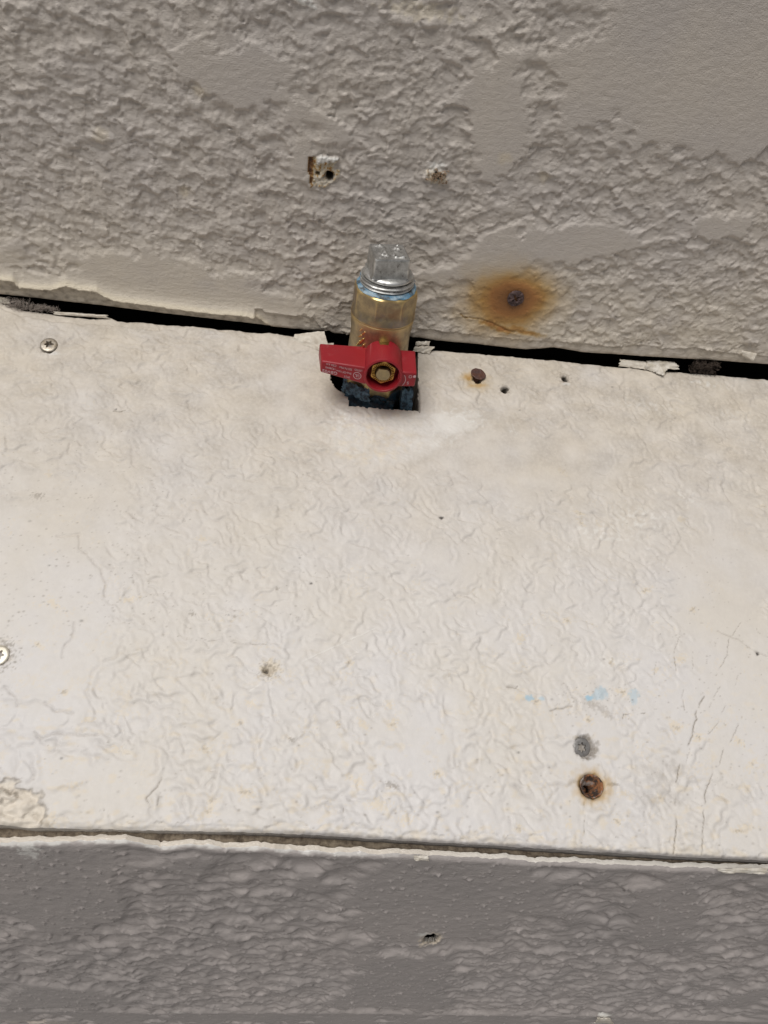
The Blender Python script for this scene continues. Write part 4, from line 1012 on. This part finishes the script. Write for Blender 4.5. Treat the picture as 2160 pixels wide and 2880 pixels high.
# lower octagonal end + ball body + groove
V, Fc = lathe([(10.5, -16), (12.2, -16), (13.2, -15.2), (13.2, -4), (12.4, -3)], 96, fac=octo(12.3, 13.2)); vobj('lower_hex_end', V, Fc, M_brass)
body = lathe([(11.5, -3.2), (12.6, -2.4), (13.0, 2), (12.9, 8), (12.7, 13), (12.6, 17), (13.0, 20), (13.2, 22.5), (13.25, 24.2), (12.95, 24.6)], 96)
vb_ = vobj('valve_body', *body, M_brass)
V, Fc = lathe([(12.6, 24.3), (12.75, 24.5), (13.45, 24.8), (13.5, 25.2), (13.4, 25.9), (13.35, 35.6), (12.9, 36.7), (12.2, 37.1), (10.9, 37.1), (10.8, 30)], 128,
              fac=lambda r, z, th: min(r, poly_r(th, 8, 12.45 + .9 * float(1 - min(1, max(0, (z - 25.6) / 5.0))), OC)))
# add rows so the facets melt into the turned ring
prof = [(12.6, 24.3), (12.75, 24.5), (13.45, 24.8), (13.5, 25.2)] + [(13.4, 25.6 + k * .8) for k in range(12)] + [(13.35, 35.6), (12.9, 36.6), (12.3, 37.1), (10.9, 37.1), (10.8, 31)]
V, Fc = lathe(prof, 128, fac=lambda r, z, th: min(r, poly_r(th, 8, 12.4 + 1.1 * (1 - min(1, max(0, (z - 25.4) / 3.6))), OC)), ph=OC)
vobj('octagonal_end', V, Fc, M_brass, ang=14)
# raised casting marks on the left of the body
def bar(p0, p1, wdt, dpt, mat, name, parent):
    p0, p1 = Vector(p0), Vector(p1); d = (p1 - p0).normalized(); c = Vector((AX, AY, (p0.z + p1.z) / 2)); out = ((p0 + p1) / 2 - c); out.z = 0; out.normalize(); s_ = d.cross(out).normalized() * wdt
    V = []
    for p in (p0, p1):
        for a, b in ((-1, -.3), (1, -.3), (1, dpt), (-1, dpt)): V.append(tuple(p + s_ * a + out * b))
    Fc = [(0, 1, 2, 3), (7, 6, 5, 4), (0, 4, 5, 1), (1, 5, 6, 2), (2, 6, 7, 3), (3, 7, 4, 0)]
    o = vobj(name, V, Fc, mat, parent); bevelled(o, .12, 1); return o
def cylp(deg, z, r=13.0): return (AX + r * math.cos(math.radians(deg)), AY + r * math.sin(math.radians(deg)), z)
for d0, z0, d1, z1 in ((-128, 19.6, -122, 21.4), (-134, 20.6, -129, 22.3), (-133, 14.2, -124, 18.0), (-136, 17.6, -129, 19.2), (-139, 13.2, -131, 16.4), (-127, 12.8, -122, 15.4)):
    bar(cylp(d0, z0, 12.85), cylp(d1, z1, 12.85), .32, .4, M_brass_b, 'casting_mark', vb_)
# neck boss carrying the stem (points at the camera side)
def ycyl(prof, N=48, cx=AX, cz=11.3, fac=None):
    V, Fc = [], []
    for (r, y) in prof:
        for i in range(N):
            th = 2 * math.pi * i / N; rr = r if fac is None else fac(r, y, th)
            V.append((cx + rr * math.cos(th), y, cz + rr * math.sin(th)))
    n = len(prof)
    for j in range(n - 1):
        for i in range(N):
            k = (i + 1) % N; Fc.append((j * N + i, j * N + k, (j + 1) * N + k, (j + 1) * N + i))
    return V, Fc, n, N
def close(V, Fc, n, N, a=True, b=True):
    if a: Fc.append(tuple(range(N)))
    if b: Fc.append(tuple(range((n - 1) * N, n * N)))
    return V, Fc
HX, HZ = 0.95, 11.4
V, Fc = close(*ycyl([(7.0, -24), (7.25, -28.0), (7.25, -35.0), (5.0, -35.6)], cx=HX, cz=HZ)); vobj('stem_boss', V, Fc, M_brass_b)
V, Fc = close(*ycyl([(3.1, -30), (3.1, -43.6), (2.8, -44.0)], 48, HX, HZ, fac=lambda r, y, th: min(r, 2.5 / max(abs(math.sin(th)), 1e-6))))
vobj('valve_stem', V, Fc, M_stem)
# serrated nut
N = 192
def nutf(r, y, th): return min(r, poly_r(th, 6, 4.65, math.radians(57)))
prof = [(5.5, -38), (5.5, -42.0), (5.2, -42.35)]
V, Fc, n_, N_ = ycyl(prof, N, HX, HZ, fac=nutf)
# serrated flange face: radial teeth between the rim and the bore
base = len(V)
for rr, dp in ((4.55, 0.0), (4.5, 1), (3.45, 1), (3.4, 0)):
    for i in range(N):
        th = 2 * math.pi * i / N; tooth = .8 * (1 if (i % 6) < 3 else 0) * dp
        V.append((HX + rr * math.cos(th), -42.4 + tooth, HZ + rr * math.sin(th)))
for i in range(N):
    k = (i + 1) % N
    Fc.append(((n_ - 1) * N + i, (n_ - 1) * N + k, base + k, base + i))
    for q_ in range(3): Fc.append((base + q_ * N + i, base + q_ * N + k, base + (q_ + 1) * N + k, base + (q_ + 1) * N + i))
b2 = len(V)
for i in range(N):
    th = 2 * math.pi * i / N; V.append((HX + 3.2 * math.cos(th), -38.5, HZ + 3.2 * math.sin(th)))
for i in range(N): k = (i + 1) % N; Fc.append((base + 3 * N + i, base + 3 * N + k, b2 + k, b2 + i))
Fc.append(tuple(range(N)))
vobj('stem_nut', V, Fc, M_nut, ang=25)

# handle: hub tube, two arms
handle = None
N = 72
RO, RI, YF, YB = 7.95, 6.85, -45.1, -30.0
V, Fc = [], []
prof = [(RO - .35, YB), (RO, YB - .3), (RO, YF + .45), (RO - .13, YF + .13), (RO - .45, YF), (RI + .12, YF), (RI, YF + .15), (RI - .15, -38.6), (2.8, -38.6)]
V, Fc, n_, N_ = ycyl(prof, N, HX, HZ)
# notch cut in the hub's back rim at the top: drop the first band over the gap and pull it forward
for i in range(N):
    th = 2 * math.pi * i / N
    if abs(((math.degrees(th) - 92 + 180) % 360) - 180) < 17:
        for j in (0, 1): x_, y_, z_ = V[j * N + i]; V[j * N + i] = (x_, -33.8 - .2 * j, z_)
# inner back surface
b = len(V)
for r_, y_ in ((RO - .55, YB), (RO - .6, -38.4)):
    for i in range(N):
        th = 2 * math.pi * i / N; yy = y_
        if y_ == YB and abs(((math.degrees(th) - 92 + 180) % 360) - 180) < 17: yy = -33.8
        V.append((HX + r_ * math.cos(th), yy, HZ + r_ * math.sin(th)))
for i in range(N):
    k = (i + 1) % N
    Fc.append((i, k, b + k, b + i)); Fc.append((b + i, b + k, b + N + k, b + N + i))
hub = vobj('handle', V, Fc, M_red, ang=35); handle = hub

def prism8(front, back, name, mat, parent, bev=.45):
    V = [tuple(p) for p in front + back]; n = len(front); Fc = [tuple(range(n)), tuple(range(n, 2 * n))[::-1]]
    for i in range(n): k = (i + 1) % n; Fc.append((i, k, n + k, n + i))
    o = vobj(name, V, Fc, mat, parent); bevelled(o, bev, 3); return o
# left arm (front face corners, then back)
la = prism8([(-24.3, -41.3, 13.4), (-5.4, -43.5, 13.6), (-5.4, -43.5, 5.4), (-24.4, -41.6, 8.1)],
            [(-25.7, -28.8, 13.8), (-5.4, -27.9, 14.0), (-5.4, -27.9, 5.4), (-25.8, -29.0, 8.1)], 'handle_arm', M_red, hub, .7)
ra = prism8([(7.2, -43.7, 13.4), (14.6, -42.9, 13.2), (14.7, -42.9, 6.4), (7.2, -43.7, 6.2)],
            [(7.2, -27.6, 13.8), (14.6, -26.8, 13.6), (14.7, -26.8, 6.4), (7.2, -27.6, 6.2)], 'handle_arm', M_red, hub, .6)
# printed lettering (upside down, as the handle is turned)
def text_obj(txt, pos, size, face, parent, name='lettering', up=False, wsc=1.0, bold=0.0):
    cu = bpy.data.curves.new(name, 'FONT'); cu.body = txt; cu.size = size; cu.align_x = 'CENTER'; cu.align_y = 'CENTER'; cu.extrude = .02; cu.offset = bold
    tmp = bpy.data.objects.new('tmp', cu); COL.objects.link(tmp)
    dg = bpy.context.evaluated_depsgraph_get(); me = bpy.data.meshes.new_from_object(tmp.evaluated_get(dg))
    bpy.data.objects.remove(tmp)
    ux, uy, un = [Vector(f).normalized() for f in face]
    if not up: ux, uy = -ux, -uy
    n = len(me.vertices); co_ = np.zeros(n * 3); me.vertices.foreach_get('co', co_); co_ = co_.reshape(-1, 3)
    P = np.array(pos)[None] + co_[:, :1] * wsc * np.array(ux) + co_[:, 1:2] * np.array(uy) + co_[:, 2:] * np.array(un)
    me.vertices.foreach_set('co', (P * MM).ravel().astype(np.float32)); me.update(); me.materials.clear()
    o = link(name, me, M_print, parent, False); o.matrix_parent_inverse = parent.matrix_parent_inverse.copy() if parent is not hub else Matrix.Identity(4)
    return o
def on_left(s_, t_, off=.05):
    """s 0..1 along the left arm's front face, t 0..1 upward"""
    A = np.array((-24.4, -41.6, 8.1)); B = np.array((-5.4, -43.5, 5.4)); C_ = np.array((-5.4, -43.5, 13.6)); D = np.array((-24.3, -41.3, 13.4))
    p = A * (1 - s_) * (1 - t_) + B * s_ * (1 - t_) + C_ * s_ * t_ + D * (1 - s_) * t_
    return p + np.array((-.1, -1, 0)) * off
fl = ((19, -2.0, -1.2), (.0, 0, 1), (-.1, -1, 0))
bpy.context.view_layer.update()
def txt_left(t, s_, tt, size, wsc=1.0, b=0.0): return text_obj(t, on_left(s_, tt), size, fl, hub, wsc=wsc, bold=b)
txt_left('GBV02', .20, .25, 1.9, 1.15, .02)
txt_left('1R38040', .21, .55, 1.25, .95); txt_left('Shut-Off Valve', .50, .47, 1.25, .85)
txt_left('CSA 6.4', .22, .82, 1.3, .95); txt_left('250 Psi Max', .53, .75, 1.3, .85)
txt_left('LISTED', .80, .78, 1.25, .85); txt_left('SPC3', .58, .20, 1.2, .95)
txt_left('UL', .79, .43, 1.9, .8, .03)
def ring_print(c, r0, r1, a0, a1, ux, uy, un, parent, name):
    V, Fc = [], []; n = 28
    for i in range(n + 1):
        th = math.radians(a0 + (a1 - a0) * i / n)
        for r in (r0, r1):
            for h in (0, .04): V.append(tuple(Vector(c) + Vector(ux) * r * math.cos(th) + Vector(uy) * r * math.sin(th) + Vector(un) * h))
        if i:
            b = (i - 1) * 4; d = i * 4
            Fc += [(b + 1, b + 3, d + 3, d + 1), (b, b + 1, d + 1, d), (b + 3, b + 2, d + 2, d + 3)]
    o = link(name, mesh_py(name, V, Fc), M_print, parent, False); return o
ux = Vector(fl[0]).normalized(); uy = Vector((0, 0, 1)); un = Vector(fl[2]).normalized()
ring_print(on_left(.79, .43, .02), 1.45, 1.68, 0, 360, ux, uy, un, hub, 'emblem_ring')
fr = ((1, .1, 0), (0, 0, 1), (.1, -1, 0))
rp = lambda x_, z_: (x_, -43.82 + (x_ - 7.2) * .108, z_)
ring_print(rp(6.6, 9.6), 3.7, 3.95, -42, 38, (1, .1, 0), (0, 0, 1), (0, -1, 0), hub, 'arrow_arc')
text_obj('O', rp(12.2, 11.4), 1.9, fr, hub, bold=.01); text_obj('S', rp(11.6, 8.3), 1.9, fr, hub, wsc=1.1, bold=.01)
ring_print(rp(13.9, 11.5), .02, .6, 0, 360, (1, .1, 0), (0, 0, 1), (0, -1, 0), hub, 'print_dot')
for o in list(hub.children):
    if o.name.startswith(('lettering', 'emblem', 'arrow', 'print')):
        o.matrix_parent_inverse = Matrix.Translation((-AX * MM, -AY * MM, 20 * MM)) @ Matrix.Identity(4)
bpy.context.view_layer.update()
for o in hub.children:                               # children of the handle are placed in world millimetres
    o.matrix_parent_inverse = hub.matrix_world.inverted()
for o in vb_.children: o.matrix_parent_inverse = vb_.matrix_world.inverted()

# galvanised plug: tapered thread, cap shoulder, square head
def thr(r, z, th): return r - .1 + .42 * math.sin(2 * math.pi * (z / 1.5) - th)
pr = [(10.55 + .02 * (z - 34), z) for z in np.arange(34, 41.9, .22)]
V, Fc = lathe([(9.5, 33.5)] + pr + [(10.3, 41.5), (9.6, 41.6)], 96, fac=lambda r, z, th: thr(r, z, th) if r > 10.4 else r)
plug = vobj('pipe_plug', V, Fc, M_zinc, ang=70)
V, Fc = lathe([(9.9, 41.9), (10.2, 42.2), (10.2, 42.6), (9.8, 43.2), (8.6, 43.7), (5, 43.9)], 72); vobj('plug_shoulder', V, Fc, M_zinc, plug, ang=60)
g = np.random.RandomState(3)
rot = math.radians(11); K = 15; V, Fc = [], []
def sq(sx_, sy_, z, n=K):
    pts = []
    for (a, b_) in (((-1, -1), (1, -1)), ((1, -1), (1, 1)), ((1, 1), (-1, 1)), ((-1, 1), (-1, -1))):
        for i in range(n):
            t = i / n; x_ = a[0] + (b_[0] - a[0]) * t; y_ = a[1] + (b_[1] - a[1]) * t
            e = 1 - .04 * max(0, (min(abs(x_), abs(y_)) - .82) / .18) ** 1.5
            pts.append((x_ * sx_ * e, y_ * sy_ * e))
    return [(AX - .6 + x_ * math.cos(rot) - y_ * math.sin(rot), AY - .6 + x_ * math.sin(rot) + y_ * math.cos(rot), z) for x_, y_ in pts]
lay = [(7.9, 7.3, 43.3), (7.5, 7.1, 43.8), (7.35, 6.9, 44.6), (7.25, 6.8, 47), (7.12, 6.82, 51.0), (7.05, 6.75, 51.5), (6.8, 6.5, 51.75)]
for a in lay: V += sq(*a)
n4 = 4 * K
for j in range(len(lay) - 1):
    for i in range(n4): k = (i + 1) % n4; Fc.append((j * n4 + i, j * n4 + k, (j + 1) * n4 + k, (j + 1) * n4 + i))
# top face: a grid with cast lumps
G = 26; b = len(V)
for j in range(G + 1):
    for i in range(G + 1):
        x_ = -1 + 2 * i / G; y_ = -1 + 2 * j / G; sx_ = 6.7
        zz = 51.75 + (0 if max(abs(x_), abs(y_)) > .8 else 1.5 * max(0, float(fbm(np.array([x_ * 4.2 + 5]), np.array([y_ * 3.4]), 2, 6)[0]) + .02))
        X_, Y_ = x_ * sx_, y_ * sx_
        V.append((AX - .6 + X_ * math.cos(rot) - Y_ * math.sin(rot), AY - .6 + X_ * math.sin(rot) + Y_ * math.cos(rot), zz))
for j in range(G):
    for i in range(G): a = b + j * (G + 1) + i; Fc.append((a, a + 1, a + G + 2, a + G + 1))
vobj('square_head', V, Fc, M_zinc, plug, ang=60)
for o in plug.children: o.matrix_parent_inverse = plug.matrix_world.inverted() if False else o.matrix_parent_inverse
bpy.context.view_layer.update()
for o in plug.children: o.matrix_parent_inverse = plug.matrix_world.inverted()

# blue thread sealant: lumpy collar round the plug thread, smears below
def lump(r, z, th): return .75 * float(fbm(np.array([th * 3.2 + z]), np.array([z * .8]), 3, 14)[0])
V, Fc = lathe([(10.2, 36.4), (12.3, 37.2), (12.0, 37.7), (11.3, 38.0), (10.9, 38.3), (10.2, 38.4)], 110, jit=lump); vobj('thread_sealant', V, Fc, M_dope, ang=70)
V, Fc = lathe([(9.6, 38.6), (10.9, 39.9), (10.9, 40.9), (9.6, 41.6)], 110, jit=lambda r, z, th: lump(r, z, th) * .9 + (-1.1 if math.sin(th) < .05 else .4)); vobj('thread_sealant', V, Fc, M_dope, ang=70)
V, Fc = lathe([(11, -17.5), (12.6, -17), (13.0, -14), (12.9, -10.5), (12.0, -8.5), (10.5, -8.2)], 110, jit=lambda r, z, th: .4 + 1.3 * lump(r, z, th)); vobj('lower_sealant', V, Fc, M_dope_d, ang=70)
V, Fc = lathe([(9, -60), (10.6, -60), (10.6, -17), (9, -16)], 48, jit=lambda r, z, th: .3 * lump(r, z, th)); vobj('gas_pipe', V, Fc, M_black)
# torn sheet of dope-soaked wrap hanging in the notch front, and the clod at its right
patch('sealant_wrap', [(-12.5, -31.0, -20), (9.5, -34.4, -22), (8.5, -32.5, -10.5), (-13.5, -29.0, -7.5)], M_dope_d, None, n=40, m=20, thick=1.2, curl=1.2, rag=1.2, seed=51, wave=2.0)
patch('sealant_clod', [(11.5, -33.0, -19), (17.0, -32.5, -19), (16.6, -27.5, -6.2), (11.8, -28.5, -5.5)], M_dope_m, None, n=20, m=16, thick=4.0, curl=.8, rag=1.4, seed=52, wave=1.6)
patch('sealant_smear', [(-14.5, -29.5, -8.5), (-2.0, -34.0, -10.5), (-3.0, -31.5, -5.0), (-14.0, -27.5, -4.0)], M_dope_m, None, n=30, m=10, thick=.8, curl=.8, rag=1.6, seed=53, wave=1.5)
for o in list(S.objects):
    if o.name.startswith('sealant_'):
        o.parent = valve; o.matrix_parent_inverse = Matrix.Translation((-AX * MM, -AY * MM, 20 * MM))
